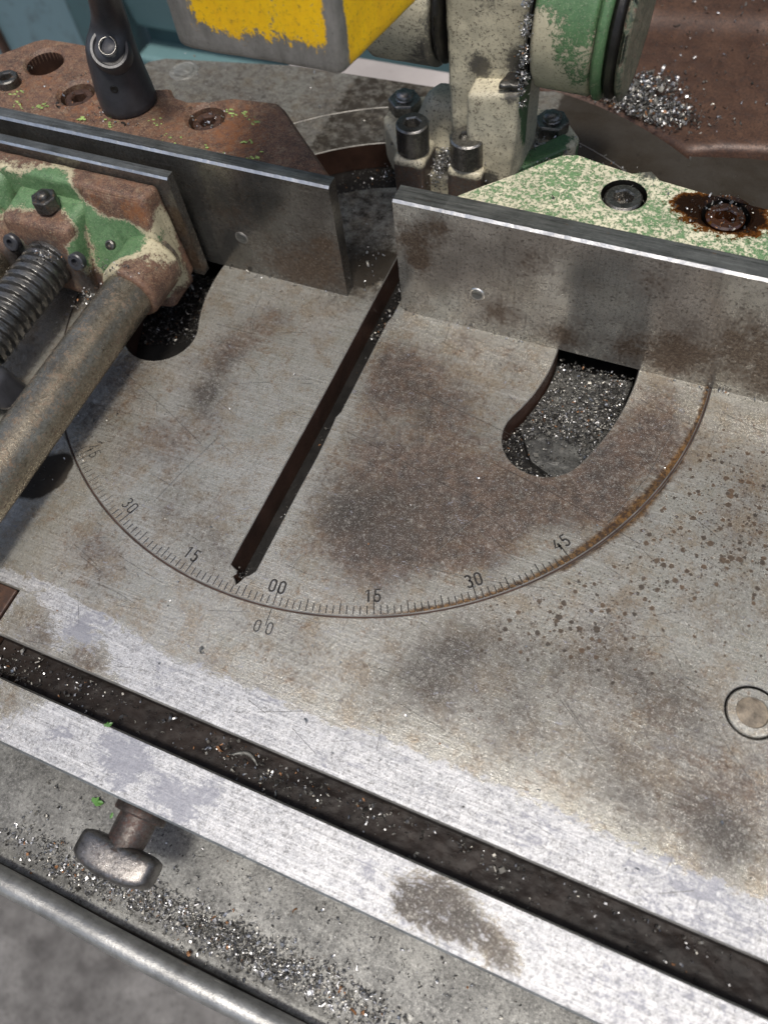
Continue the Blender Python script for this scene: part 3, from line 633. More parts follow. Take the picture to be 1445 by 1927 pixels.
rf_ = empty('right_fixed_jaw', (85, 25, 0), 'right fixed vise jaw with pale green speckled casting and long grey steel face', 'vise jaw', 'fixed vise jaws')
rf_.name = 'fixed_jaw'
fr = fence_plate('jaw_face', 9.4, 262, 4.2, 12.3, 53.6, MFR, rf_, blob_xz([(16, 38, 7, .7), (18, 28, 5, .8), (26, 45, 6, .5), (50, 12, 9, .5), (75, 8, 8, .6), (115, 12, 12, .7), (98, 9, 7, .6), (135, 25, 12, .6), (60, 40, 8, .3), (100, 44, 7, .4), (150, 10, 12, .6)]))
gout = [(24.5, 12.6), (262, 12.6), (262, 34), (136, 38.5), (127, 39.3), (104, 41.5), (92, 43.2), (88, 47), (84.5, 45.5), (82, 44.2), (62, 48.5), (56.5, 46.6), (51, 41)]
me = plate('casting_top', gout, [ring(82.0, 33.2, 7.7, 30), ring(115.4, 32.8, 7.7, 30)], 50.6, 0, 1.0, 1.6, top_fn=lambda P: .25 * np.sin(P[:, 0] * .11) * np.cos(P[:, 1] * .2))
gc = link('casting', me, [MGRN, MGRN, MGRN], rf_)
paint(gc, green=lambda P: .43 + .2 * blobs([(62, 30, 12, .6), (95, 22, 10, .8), (130, 22, 14, .8), (60, 40, 8, .5)])(P), cream=.85, oil=lambda P: np.clip(sum(a * np.exp(-(((P[:, 0] - x) / rx) ** 2 + ((P[:, 1] - y) / ry) ** 2)) for x, y, rx, ry, a in ((115.5, 32.8, 12, 8.5, 1.5), (105, 33.8, 7, 4, .8))), 0, 1.2),
      grime=blobs([(82, 33.2, 7, .9), (62, 16, 5, .2), (88, 45.8, 5, .9)]),
      orange=blobs([(104, 34, 8, 1.2), (92, 46, 6, .8), (70, 47, 5, .8)]))
for i, (x_, y_) in enumerate(((82.0, 33.2), (115.4, 32.8))):
    turned('screw_well', (x_, y_, 40), (0, 0, 1), [(7.65, 0), (7.65, 9.7)], MPIT, rf_, 30).name = 'counterbore'
    cap_screw('socket_screw', x_, y_, 49.2 if i == 0 else 49.9, 6.4 if i == 0 else 6.3, 4.2, MSC2 if i == 0 else MOIL, rf_, rin=3.5, label=('swarf filled recessed screw' if i == 0 else 'screw drowned in brown oil'))
def oil_patch(name, cx, cy, z, poly, parent):
    bm = bmesh.new(); P = resample(poly, 1.2); P = np.array([p + rng.normal(0, .35, 2) for p in P]); T = offset(P, .5)
    a = [bm.verts.new((*p, z)) for p in P]; b = [bm.verts.new((*p, z + .18)) for p in T]; n = len(a)
    for i in range(n): bm.faces.new((a[i], a[(i + 1) % n], b[(i + 1) % n], b[i]))
    bm.faces.new(b); bmesh.ops.triangulate(bm, faces=[f for f in bm.faces if len(f.verts) > 4]); return link(name, bm_mesh(name, bm, True), MOIL, parent)
#o_ = oil_patch('oil_pool', 0, 0, 50.75, [(99, 35.5), (103, 36.2), (106, 38.0), (110, 40.0), (116, 40.3), (122, 38.6), (125, 35.5), (126.5, 31), (123.5, 27.2), (117, 25.2), (112, 25.8), (108.5, 27.6), (105.5, 29.5), (104, 32), (101, 32.5)], rf_)
turned('dowel_pin', (40.6, 3.6, 18.9), (0, 1, 0), [(1.3, .25), (2.0, .05), (2.2, .3), (2.2, 2)], MTOP, rf_, 28)
turned('pin_rim', (40.6, 3.9, 18.9), (0, 1, 0), [(2.3, -.0), (2.7, -.1), (3.0, .25), (3.0, 1)], MEDGE, rf_, 32, )

lf = empty('fixed_jaw', (-90, 25, 0), 'left fixed vise jaw with rusty brown casting behind a dark steel face', 'vise jaw', 'fixed vise jaws')
def leftface():
    o = fence_plate('jaw_face', -262, -14.8, 4.2, 9.8, 53.2, MFL, lf, blob_xz([(-25, 12, 12, .5), (-40, 8, 14, .4), (-20, 25, 6, .5), (-60, 30, 8, .3)]))
    return o
fl = leftface()
lo_ = [(-18.6, 10.1), (-17.2, 12.0), (-20, 14.6), (-52, 43.6), (-56.5, 46.4), (-75, 44.4), (-83, 40.5), (-92, 38.0), (-100, 39.5), (-104, 43.5), (-109.5, 41.5), (-124, 41), (-131.5, 41.2), (-134, 44), (-134.5, 52), (-139, 57.5), (-150, 60.2), (-176, 59.4), (-181, 56.5), (-212, 20), (-262, 20), (-262, 10.1)]
me = plate('casting', lo_, [ring(-167.3, 44.5, 8.0, 30), ring(-141, 30, 7.3, 30), ring(-80.2, 30.9, 7.3, 30)], 50.4, 0, 1.4, 1.8, top_fn=lambda P: .35 * np.sin(P[:, 0] * .09 + 1) * np.cos(P[:, 1] * .17))
lc = link('casting', me, [MRUST, MRUST, MRUST], lf)
paint(lc, green=blobs([(-122, 33, 3, .75)]), cream=blobs([(-66, 33, 4, .25), (-98, 18, 4, .2)]), grime=blobs([(-115, 25, 6, .5), (-104, 22, 5, .4), (-94, 25, 4, .5), (-167, 44, 9, .5), (-80, 31, 8, .5), (-141, 30, 8, .5), (-38, 28, 8, .3)]),
      orange=blobs([(-130, 25, 12, .45), (-70, 30, 12, .5), (-60, 22, 12, .5), (-160, 33, 10, .4), (-90, 24, 10, .3)]))
for (x_, y_, d, scr) in ((-167.3, 44.5, 12, 0), (-141, 30, 4, 1), (-80.2, 30.9, 4.5, 1)):
    turned('counterbore', (x_, y_, 50.4 - d - 5), (0, 0, 1), [(8, 0), (7.9, 5 if scr else 4.9), (8.0, d + 4.0)], MWALLIN if not scr else MBRN, lf, 30, )
    if scr: cap_screw('socket_screw', x_, y_, 48.2, 6.0, 4, MBRN, lf, rin=3.4)
    else: turned('hole_floor', (x_, y_, 38), (0, 0, 1), [(7.9, 0), (7.9, 2.0), (0, 2.2)], MBRN, lf, 30)
cap_screw('small_cap_screw', -172.6, 26.6, 54.0, 4.9, 3, MSC, lf, rin=2.9, body=4.2)
turned('dowel_pin', (-59.2, 3.7, 18.9), (0, 1, 0), [(1.6, .1), (2.1, .05), (2.3, .3), (2.3, 2)], MTOP, lf, 28)
turned('pin_rim', (-59.2, 3.95, 18.9), (0, 1, 0), [(2.35, 0), (2.7, -.05), (2.9, .2), (2.9, 1)], MWR, lf, 32)
# lichen flakes on the rusty casting
def flakes(name, spots, parent, mat, z, sz=(.5, 1.6), per=9):
    V = []; F = []
    for (x_, y_, r) in spots:
        for _ in range(per):
            cx, cy = x_ + rng.normal(0, r * .5), y_ + rng.normal(0, r * .35); s_ = rng.uniform(*sz); n = 6; b0 = len(V); a0 = rng.uniform(0, 6)
            V.append((cx, cy, z + rng.uniform(.25, .7)))
            for k in range(n): a = a0 + 2 * math.pi * k / n; rr = s_ * rng.uniform(.5, 1.1); V.append((cx + rr * math.cos(a), cy + rr * .6 * math.sin(a), z + rng.uniform(-.1, .3)))
            for k in range(n): F.append([b0, b0 + 1 + k, b0 + 1 + (k + 1) % n])
    o = link(name, mesh_from(name, V, F), mat, parent); o['kind'] = 'stuff'; return o
flakes('lichen_flakes', [(-166, 22, 4), (-160, 16.5, 4), (-150, 18, 3), (-126.5, 33, 3.5), (-129, 15.5, 2), (-116, 16.5, 4), (-97, 22, 4), (-65, 36, 3.5), (-60, 33, 3), (-71, 35, 3), (-88, 14, 6), (-70, 13, 5), (-50, 13, 5), (-56, 21, 3)], lf, MLICH, 50.5, (.3, 1.3), 10)

# ------------------------------------------------------------------ movable jaw
mj = empty('moving_jaw', (-120, -20, 1), 'moving vise jaw with chipped green paint over rust at the left edge', 'vise jaw')
jf = fence_plate('jaw_plate', -262, -77.2, -5.2, -1.0, 50, MFL, mj, blob_xz([(-80, 30, 8, .8), (-80, 10, 8, .8)]), z0=2.0, ch=.7)
def jawbody(bm):
    # top beam
    add_hexa(bm, [(-262, -16, 20), (-80.5, -19, 4), (-80.5, -5.3, 4), (-262, -5.3, 4), (-262, -14, 46.5), (-84, -14.2, 46.5), (-82.5, -5.3, 46.5), (-262, -5.3, 46.5)])
def jawwedge(bm):
    add_hexa(bm, [(-117, -35, 2), (-79.8, -25.5, 1), (-79.8, -8, 1), (-117, -8, 2), (-113, -14.0, 45.9), (-83.6, -14.4, 46.1), (-83.5, -8, 46), (-113, -8, 46)])
def jawboss(bm):
    add_hexa(bm, [(-146, -34, 6), (-111, -35, 6), (-111, -8, 6), (-146, -8, 6), (-146, -30, 36.5), (-114, -29.5, 36.5), (-112, -8, 40), (-146, -8, 40)])
def jawleft(bm):
    add_hexa(bm, [(-262, -30, 4), (-146.5, -30, 4), (-146.5, -8, 4), (-262, -8, 4), (-262, -20, 44), (-150, -18, 42), (-150, -8, 46), (-262, -8, 46.2)])
bm = bmesh.new()
for fn, bv in ((jawbody, 2.6), (jawwedge, 3.2), (jawboss, 3.4), (jawleft, 4)):
    b2 = bmesh.new(); fn(b2); bevel(b2, bv * .8, 4); t_ = bpy.data.meshes.new('t'); b2.to_mesh(t_); bm.from_mesh(t_); b2.free(); bpy.data.meshes.remove(t_)
for (p, ax, pr_) in (((-87.5, -37.5, 19.5), (0, 1, 0), [(10.4, 0), (11.4, .6), (11.8, 1.5), (12.0, 20)]), ((-157, -37, 19.5), (0, 1, 0), [(11.5, 0), (13, 1), (13.5, 14)])):
    b2 = bmesh.new(); add_lathe(b2, p, ax, pr_, 40); t_ = bpy.data.meshes.new('t'); b2.to_mesh(t_); bm.from_mesh(t_); b2.free(); bpy.data.meshes.remove(t_)
densify(bm, 2.2)
rough_up(bm, .22, .14, 3)
jb = link('casting', bm_mesh('casting', bm, True), MJAW, mj)
def jgreen(P):
    v = blobs3([(-126, -16, 42, 9, 1.1), (-135, -18, 41, 8, 1.), (-113, -20, 40, 6, .9), (-106, -24, 34, 8, 1.2), (-98, -24, 30, 8, 1.2), (-93, -22, 33, 7, 1.1), (-104, -30, 22, 8, 1.1), (-112, -31, 28, 6, 1.), (-90, -26, 26, 6, .9), (-84, -25, 10, 5, .8), (-150, -20, 40, 9, 1.), (-165, -24, 36, 12, 1.), (-142, -30, 24, 6, .7), (-103, -33, 16, 7, 1), (-81, -14, 30, 6, .5), (-80, -18, 14, 5, .5), (-120, -14, 44, 6, .5)])(P)
    v -= blobs3([(-125, -30, 36, 9, .9), (-113, -30, 36, 5, .8), (-87, -37, 30, 6, .5), (-85, -14, 44, 7, 1.), (-100, -13, 46, 10, 1.), (-113, -10, 47, 8, .5)])(P)
    return np.clip(v, 0, 1.1)
paint(jb, green=jgreen, cream=lambda P: np.clip(jgreen(P) * .9 + blobs3([(-84, -26, 24, 8, .7), (-81, -14, 22, 9, .8), (-81, -10, 34, 8, .7), (-81, -14, 8, 7, .6), (-92, -36, 30, 5, .6), (-84, -30, 12, 6, .6), (-90, -14, 46, 9, .3), (-120, -10, 47, 14, .35), (-120, -31, 34, 8, .35), (-95, -34, 27, 8, .5), (-150, -12, 46, 20, .3)])(P), 0, 1),
      grime=blobs3([(-127, -36, 22, 11, 1.1), (-143, -34, 18, 10, 1.), (-112, -36, 12, 8, .9), (-95, -36, 8, 6, .6)]), orange=blobs3([(-87, -17, 41, 5, .75), (-84, -20, 34, 4, .7), (-93, -16, 42, 4, .5), (-82, -12, 12, 5, .5), (-106, -16, 43, 3, .5)]))
hexnut('hex_nut', -126, -21.5, 38.5, 43.8, 5.2, MSC, mj, True, .2)
for p, r in (((-110.5, -34.6, 27), 3.4), ((-143, -33.5, 27), 3.4)):
    turned('set_screw', p, (0.1, -.8, .35), [(r, -2), (r, .6), (r * .85, 1.1), (r * .45, 1.1), (r * .42, -.8), (0, -.8)], MBLK, mj, 24)
turned('grub_screw', (-97, -26.8, 32.2), (.15, -.75, .6), [(1.9, -1), (1.9, .5), (1.2, .9), (.8, .2), (0, 0)], MSC, mj, 16)

def rod(name, x, z, r, y0, y1, mat, label):
    bm = bmesh.new(); add_lathe(bm, (x, y0, z), (0, 1, 0), [(r - .8, 0), (r, .8)] + [(r, .8 + (y1 - y0 - .8) * k / 60) for k in range(1, 61)], 48)
    o = link(name, bm_mesh(name, bm, True), mat); o.data.set_sharp_from_angle(angle=R_(40)); return tag(o, label, 'guide rod', 'guide rods of the vise')
rod('guide_rod', -87.5, 19.5, 9.6, -290, -14, MROD, 'thick rust-speckled steel guide rod running out of the moving jaw to the lower left')
rod('guide_rod', -157, 19.5, 9.6, -290, -14, MROD, 'dark guide rod seen only at the left edge behind the threaded screw')
# lead screw
V = []; F = []; nt = 36; pitch = 4.0; y0, y1 = -200, -22; ny = int((y1 - y0) / pitch * 20)
def tprof(ph):
    ph %= 1
    return 9.5 if ph < .5 else 9.5 - 1.8 * (ph - .5) / .1 if ph < .6 else 7.7 if ph < .9 else 7.7 + 1.8 * (ph - .9) / .1
for j in range(ny + 1):
    yy = y0 + (y1 - y0) * j / ny
    for k in range(nt): t = 2 * math.pi * k / nt; r = tprof(yy / pitch + k / nt); V.append((-128.5 + r * math.cos(t), yy, 20 + r * math.sin(t)))
for j in range(ny):
    for k in range(nt): F.append([j * nt + k, (j + 1) * nt + k, (j + 1) * nt + (k + 1) % nt, j * nt + (k + 1) % nt])
ls = link('lead_screw', mesh_from('lead_screw', V, F, True), MTHR); ls.data.set_sharp_from_angle(angle=R_(40))
tag(ls, 'oily threaded vise screw entering the green moving jaw', 'vise screw')
hk = empty('quick_release_handle', (-121, -86, 8), 'black plastic handle end poking in at the left edge below the threaded screw', 'handle')
bm = bmesh.new(); add_hexa(bm, [(-150, -103, 8), (-108, -97, 8), (-106, -84, 8), (-150, -78, 8), (-150, -101, 26), (-111, -95, 24), (-109, -86, 24), (-150, -80, 26)]); bevel(bm, 4, 5); densify(bm, 3)
link('grip', bm_mesh('grip', bm, True), MBLK, hk)

# ------------------------------------------------------------------ clamp lever
cl = empty('clamp_lever', (-115, 30, 50), 'black clamping lever with a spring in its scooped hub, standing on the rusty left jaw', 'lever')
bm = bmesh.new(); n = 40; rings = []
secs = [(-115, 30, 50.6, 10.6, 10.6, 0), (-115, 30, 51.3, 11.3, 11.3, 0), (-115, 30, 56, 11.1, 11.1, 0), (-114.5, 29.8, 63, 10.4, 10.4, .0), (-113.6, 29.5, 70, 9.8, 9.8, .0), (-112.6, 29.3, 74.5, 9.3, 9.3, .0), (-112.2, 29.8, 77, 8.9, 8.6, .15), (-111.6, 31.2, 79.5, 8.3, 7.0, .3), (-110.6, 31.6, 82.5, 7.5, 5.9, .4), (-108.6, 30.6, 87, 6.7, 5.4, .4), (-105, 27.5, 93, 6.2, 5.2, .3), (-98, 21, 102, 6.0, 5.2, .2), (-88, 11, 115, 6.0, 5.2, .2)]
for cx, cy, cz, rx, ry, til in secs:
    rg = []
    for k in range(n):
        a = 2 * math.pi * k / n; dx, dy = rx * math.cos(a), ry * math.sin(a); rg.append(bm.verts.new((cx + dx, cy + dy, cz - til * (-dy) * -.6 if False else cz + til * dy * .6)))
    rings.append(rg)
for A, Bv in zip(rings, rings[1:]):
    for k in range(n): bm.faces.new((A[k], A[(k + 1) % n], Bv[(k + 1) % n], Bv[k]))
bm.faces.new(rings[0][::-1]); bm.faces.new(rings[-1])
bmesh.ops.subdivide_edges(bm, edges=bm.edges, cuts=1, use_grid_fill=True, smooth=.0); bmesh.ops.triangulate(bm, faces=[f for f in bm.faces if len(f.verts) > 4]); rough_up(bm, .06, .3, 8)
link('lever_body', bm_mesh('lever_body', bm, True), MBLK, cl)
HC = Vector((-108.7, 24.3, 76.3)); HA = Vector((.34, -.52, .78)).normalized()
turned('hub_socket', HC - HA * 1.0, HA, [(7.4, -4), (7.4, .4), (6.9, 1.5), (6.0, 1.5), (5.4, .6), (5.2, -.3)], MBLK, cl, 36)
turned('socket_bottom', HC - HA * 2.0, HA, [(5.3, 0), (5.3, 1.3), (0, 1.35)], MPIT, cl, 24)
bm = bmesh.new(); u, v, a = frame(HA)
add_tube(bm, [HC + a * (-.6 + 3.6 * t / 60) + (u * math.cos(t * .33) + v * math.sin(t * .33)) * 3.1 for t in range(61)], .33, 8)
link('spring', bm_mesh('spring', bm, True), MSPR, cl)
turned('side_pin', (-110.4, 20.2, 63), (.40, -1, 0), [(1.5, -1), (1.5, .1), (1.1, .25), (0, -.1)], MPIT, cl, 16)

# ------------------------------------------------------------------ wing knob on the front bar
wk = empty('wing_screw', (2, -210, -13), 'dull steel T-shaped wing screw sticking out of the front bar above the tray', 'screw knob')
MSHK = mat_steel('rusty_shank_steel', (.05, .042, .038), (.12, .105, .095), .5, .6, .4, rc=(.075, .035, .025))
turned('collar', (3.8, -200.2, -13), (0, -1, 0), [(8.2, 0), (8.4, .3), (8.4, 2.0), (8.0, 2.5)], MSHK, wk, 36)
turned('shank', (3.8, -202.4, -13), (0, -1, 0), [(6.1, 0), (6.0, 6), (5.8, 9.5), (6.4, 11)], MSHK, wk, 36)
bm = bmesh.new(); secs = []
for k in range(15):
    t = k / 14; x_ = -8.6 + 25.4 * t; s_ = 2 * t - 1
    yc = -216.0 + 1.0 * s_ * s_; hy = 5.6 - 1.2 * s_ * s_; hz = 6.0 - .9 * s_ * s_; zc = -12.6
    if k in (0, 14): hy *= .84; hz *= .82
    if k in (1, 13): hy *= .96; hz *= .95
    dent = 1 - .03 * math.exp(-((t - .55) / .08) ** 2)
    secs.append([bm.verts.new((x_, yc + hy * dent * math.copysign(abs(math.cos(a)) ** .52, math.cos(a)), zc + hz * dent * math.copysign(abs(math.sin(a)) ** .52, math.sin(a)))) for a in (2 * math.pi * (j + .5) / 32 for j in range(32))])
for A, Bv in zip(secs, secs[1:]):
    for j in range(32): bm.faces.new((A[j], Bv[j], Bv[(j + 1) % 32], A[(j + 1) % 32]))
bm.faces.new(secs[0]); bm.faces.new(secs[-1][::-1]); bmesh.ops.triangulate(bm, faces=[f for f in bm.faces if len(f.verts) > 4]); bmesh.ops.recalc_face_normals(bm, faces=bm.faces)
MWING = mat_steel('cast_knob_steel', (.15, .14, .13), (.28, .265, .25), .2, .9, .3, rc=(.10, .045, .03))
link('wing_grip', bm_mesh('wing_grip', bm, True), MWING, wk)

# ------------------------------------------------------------------ drip tray
tr = empty('drip_tray', (40, -220, -48), 'grey sheet metal drip tray with rolled rim strewn with metal chips', 'drip tray')
bm = bmesh.new(); V = []; F = []
prof = [(-180, -47.5), (-195, -47.2), (-205, -46.6), (-215, -46.0), (-222, -45.8), (-228, -46.4), (-231.5, -47.8), (-234, -48.6), (-235.6, -47.6), (-236.2, -45.5)]
nx = 120
for i in range(nx + 1):
    x_ = -190 + 460 * i / nx
    for (a, b_) in prof: V.append((x_, a - .0 + .3 * math.sin(x_ * .05), b_ + .35 * mn.noise(Vector((x_ * .04, a * .04, 0)))))
m = len(prof)
for i in range(nx):
    for k in range(m - 1): F.append([i * m + k, i * m + k + 1, (i + 1) * m + k + 1, (i + 1) * m + k][::-1])
ts = link('tray_sheet', mesh_from('tray_sheet', V, F, True), MTRAY, tr)
bm = bmesh.new(); add_tube(bm, [(-190 + 460 * i / 80, -239.2 + .3 * math.sin(i * .3), -43.2 + .15 * math.sin(i)) for i in range(81)], 3.9, 24)
link('rolled_rim', bm_mesh('rolled_rim', bm, True), MRIM2, tr)
bm = bmesh.new(); add_tube(bm, [(-190 + 460 * i / 40, -236.3, -46.8) for i in range(41)], 1.1, 8)
link('rim_seam', bm_mesh('rim_seam', bm, True), MDK, tr)

# ------------------------------------------------------------------ pivot bracket behind the fences
pv = empty('pivot_bracket', (15, 80, 0), 'cream painted pivot bracket with oily socket screws behind the fences', 'pivot bracket')
def pbase(bm):
    add_prism(bm, [(-32, 87), (-31, 102), (-10, 110), (40, 112), (53, 97), (52, 90), (27, 66), (27, 60), (10, 58), (-14, 60), (-15, 66)], 1, 21)
base = casting('base_casting', pbase, MPIV, pv, 2.2, 2.2, .3, .15, 5)
def parm(bm):
    add_hexa(bm, [(8, 66, 18), (36, 66, 18), (36, 92, 18), (8, 92, 18), (6.5, 62, 100), (37, 62, 100), (37, 86, 100), (6.5, 86, 100)])
arm = casting('upright_arm', parm, MPIV, pv, 3, 2.2, .3, .15, 6)
def parm2(bm):
    add_hexa(bm, [(17, 57, 22), (34.5, 57, 22), (36.5, 72, 22), (15, 72, 22), (17.5, 55.5, 60), (37.5, 56.5, 63), (38, 70, 64), (18, 70, 62)])
arm2 = casting('stepped_rib', parm2, MPIV, pv, 2.0, 2., .25, .15, 7)
def pneck(bm):
    add_prism(bm, [(-10, 70), (-18, 82), (-12, 98), (12, 101), (22, 72)], 19, 40, 8)
neck = casting('neck_fillet', pneck, MPIV, pv, 3, 2.4, .4, .15, 9)
for x0, x1 in ((-12, 1), (11, 25)):
    b = casting('clamp_post', lambda bm, x0=x0, x1=x1: box(bm, x0, x1, 51.5, 67, 1, 31), MPIV, pv, 1.8, 2., .25, .2, x0)
    paint(b, green=0., cream=lambda P: np.clip((P[:, 2] - 26) / 4, 0, .85), grime=lambda P: np.clip((31 - P[:, 2]) / 4, 0, .62), orange=lambda P: np.clip((29 - P[:, 2]) / 30, 0, .4))
def wedge(bm):
    add_hexa(bm, [(31, 63, 4), (54, 88, 4), (47, 93, 4), (28, 72, 4), (31, 63, 23), (54, 88, 25), (47, 93, 25), (28, 72, 23)])
wd = casting('side_flange', wedge, MPIV, pv, 1.4, 2., .2, .15, 11)
def lugs(bm): add_prism(bm, [(20, 57), (31, 64), (36, 70), (28, 78), (20, 70)], 3, 23)
lg2 = casting('front_lug', lugs, MPIV, pv, 1.6, 2., .2, .15, 12)
def pg(o, green, grime, cream=.85): paint(o, green=green, cream=cream, grime=grime, orange=0.)
pg(base, blobs3([(30, 70, 10, 9, 1.), (48, 90, 12, 12, 1.1)]), blobs3([(2, 70, 20, 11, 1.2), (12, 62, 22, 7, .9), (38, 90, 24, 8, .7), (-24, 95, 20, 9, 1.1), (5, 92, 22, 12, .9), (-10, 64, 10, 8, .8)]))
pg(arm, lambda P: np.clip((P[:, 0] - 36) * .8, 0, 1) * .9, lambda P: np.clip(.35 - .2 * (P[:, 2] - 60) / 40, 0, 1) * .6 + blobs3([(9, 66, 30, 8, .9), (20, 62, 66, 5, .9), (35, 62, 70, 6, .9), (22, 62, 90, 8, .35)])(P))
pg(arm2, lambda P: np.clip((P[:, 0] - 36.4) * 1.2, 0, 1), lambda P: blobs3([(18, 58, 40, 6, .5), (26, 58, 24, 7, .8), (34, 56, 62, 4, .8)])(P) + .12)
pg(neck, 0., blobs3([(10, 80, 28, 10, 1.)])); pg(wd, lambda P: .9 - .6 * np.clip((P[:, 0] - 47) / 5, 0, 1), blobs3([(36, 84, 24, 5, .4)]), .9)
pg(lg2, lambda P: np.clip((26 - P[:, 2]) / 8, 0, 1) * (P[:, 0] > 22), blobs3([(18, 64, 24, 6, .8)]))
cap_screw('clamp_screw', -5.4, 58.5, 43, 6.5, 5, MSC2, pv, rin=3.4, body=11.5)
cap_screw('clamp_screw', 17.6, 57.6, 42, 6.8, 1.6, MSC2, pv, rin=3.2, body=10.5, label='clamp screw with its socket packed with swarf')
hexnut('hex_nut', -24.5, 95, 20.5, 26, 7.4, MSC2, pv, True, .3); hexnut('hex_nut', 40, 98, 20.5, 26, 7.4, MSC2, pv, True, .1)
bm = bmesh.new(); add_prism(bm, [(29, 56.5), (37, 57.5), (38.5, 61), (36, 65), (30, 65)], 63, 65.5); bevel(bm, 1, 3); densify(bm, 1.5); rough_up(bm, .4, .5)
link('rivet_head', bm_mesh('rivet_head', bm, True), MSC, pv)

# hinge housings either side of the arm
hh = empty('hinge_housing', (60, 80, 55), 'green cylindrical hinge housing with cream scuffs right of the cream arm', 'hinge housing', 'hinge housings on the pivot')
def hcyl(name, x0, x1, r0, r1, mat, parent, seed=0, yc=80, zc=81):
    bm = bmesh.new(); add_lathe(bm, (x0, yc, zc), (1, 0, 0), [(r0 - 1.5, 0), (r0, 1.2)] + [(r0 + (r1 - r0) * k / 20, 1.2 + (x1 - x0 - 2.4) * k / 20) for k in range(1, 21)] + [(r1 - 1.5, x1 - x0)], 90)
    densify(bm, 3.2); rough_up(bm, .15, .12, seed); return link(name, bm_mesh(name, bm, True), mat, parent)
c1 = hcyl('housing_barrel', 39.5, 60, 25, 25.3, MCYL, hh, 2)
pg(c1, lambda P: np.clip(.72 - blobs3([(42, 58, 70, 10, .7), (46, 62, 60, 9, .8), (41, 56, 85, 7, .6), (63, 56, 80, 9, .35), (63, 60, 65, 6, .5)])(P), 0, 1), blobs3([(45, 70, 57, 9, .8), (55, 70, 56, 9, .7), (64, 60, 65, 4, .6)]), .75)
c2 = hcyl('flange_ring', 60.3, 64, 26.3, 26.3, MCYL, hh, 3); pg(c2, .7, .2, .5)
c3 = hcyl('dark_groove_ring', 64.2, 68.2, 25, 25, MPIT, hh, 4)
c4 = hcyl('outer_flange', 68.4, 71, 25.6, 25.6, MCYL, hh, 5); pg(c4, .5, .5, .4)
h2 = empty('hinge_housing', (-10, 80, 55), 'dark hinge housing with flaking cream paint left of the cream arm', 'hinge housing', 'hinge housings on the pivot')
c5 = hcyl('housing_barrel', -23, 3.2, 24, 24, MPIV, h2, 6)
pg(c5, 0., lambda P: .8 - blobs3([(-12, 56, 80, 10, .85), (-6, 56, 90, 9, .85), (-16, 62, 66, 7, .6), (-12, 55, 70, 8, .5)])(P), .8)
c6 = hcyl('dark_groove_ring', 3.4, 6.3, 22.5, 22.5, MPIT, h2, 7)
c7 = hcyl('dark_groove_ring', 37.2, 39.3, 22.5, 22.5, MPIT, hh, 7)

# ------------------------------------------------------------------ yellow guard
yg = empty('blade_guard', (-20, 15, 104), 'worn yellow and grey painted saw guard hanging over the slit at the top', 'saw guard')
def guard(bm):
    P = [(-50, -8), (-44.5, -9.2), (4.2, -9.2), (12.0, 31), (-36, 32), (-44, 26)]
    add_prism(bm, P, 104.4, 175)
g = casting('guard_box', guard, MYEL, yg, 2.4, 2.6, .3, .06, 14, 4)
def ypaint(P):
    x, y, z = P.T
    front = np.clip((z - 108.5 - np.clip((x + 20) * -.02, 0, 3)) / 7, -.1, 1) * np.clip((2.5 - x) / 2, 0, 1) * np.clip((x + 44) / 6, .2, 1)
    side = np.clip((z - 104.9) / 1.5, 0, 1.2) * np.clip((y + 6.0) / 3, 0, 1)
    return np.where(x > 3.0, side * 1.1, front * .78)
paint(g, paint=ypaint)

# ------------------------------------------------------------------ rear brown casting
def zr(x): return -1.5 + np.clip((x - 60) / 45, 0, 1) * 5
bout = [(8, 158.5)] + arc(157.8, 84, 54, 14) + [(96, 127.5), (108, 131), (122, 133.5), (150, 136.5), (262, 154), (262, 420), (8, 420)]
me = plate('rear_casting', bout, [], 0, -30, 2.5, 4., top_fn=lambda P: zr(P[:, 0]) + .8 * np.sin(P[:, 0] * .05) + np.clip((P[:, 1] - 215) / 10, 0, 1) * 5)
rc_ = link('rear_casting', me, [MBRN, MBRN, MBRN]); tag(rc_, 'rusty brown cast frame with a rounded lip behind the right jaw', 'machine frame')
rc_.data.shade_smooth()
turned('round_bolt', (-160.3, 121.5, -4), (0, 0, 1), [(7.8, 0), (7.8, 4.1), (7.2, 4.4), (6.4, 4.1), (5.4, 4.2), (5.0, 5.0), (3.0, 5.6), (0, 5.7)], MRIM, table, 32)

# ------------------------------------------------------------------ chips and swarf
def shapes():
    out = []
    def strip(R, w_, a1, n=5, tw=.3):
        V = []; F = []
        for i in range(n + 1):
            a = a1 * i / n; V.append((R * math.cos(a), R * math.sin(a), -w_ / 2 + tw * i / n)); V.append((R * math.cos(a) * .95, R * math.sin(a) * .95, w_ / 2 + tw * i / n))
        for i in range(n): F.append((2 * i, 2 * i + 1, 2 * i + 3, 2 * i + 2))
        return np.array(V), np.array(F)
    out.append(strip(.6, .5, 3.6, 6)); out.append(strip(.9, .45, 2.2, 5)); out.append(strip(.45, .6, 5.0, 7, .8)); out.append(strip(1.3, .5, 1.2, 4))
    V = np.array([(-.5, -.4, 0), (.5, -.4, .12), (.5, .4, 0), (-.5, .4, .1), (-.45, -.35, .22), (.5, -.35, .3), (.45, .4, .22), (-.5, .35, .3)]); F = np.array([(0, 3, 2, 1), (4, 5, 6, 7), (0, 1, 5, 4), (1, 2, 6, 5), (2, 3, 7, 6), (3, 0, 4, 7)])
    out.append((V, F)); return out
SH = shapes()
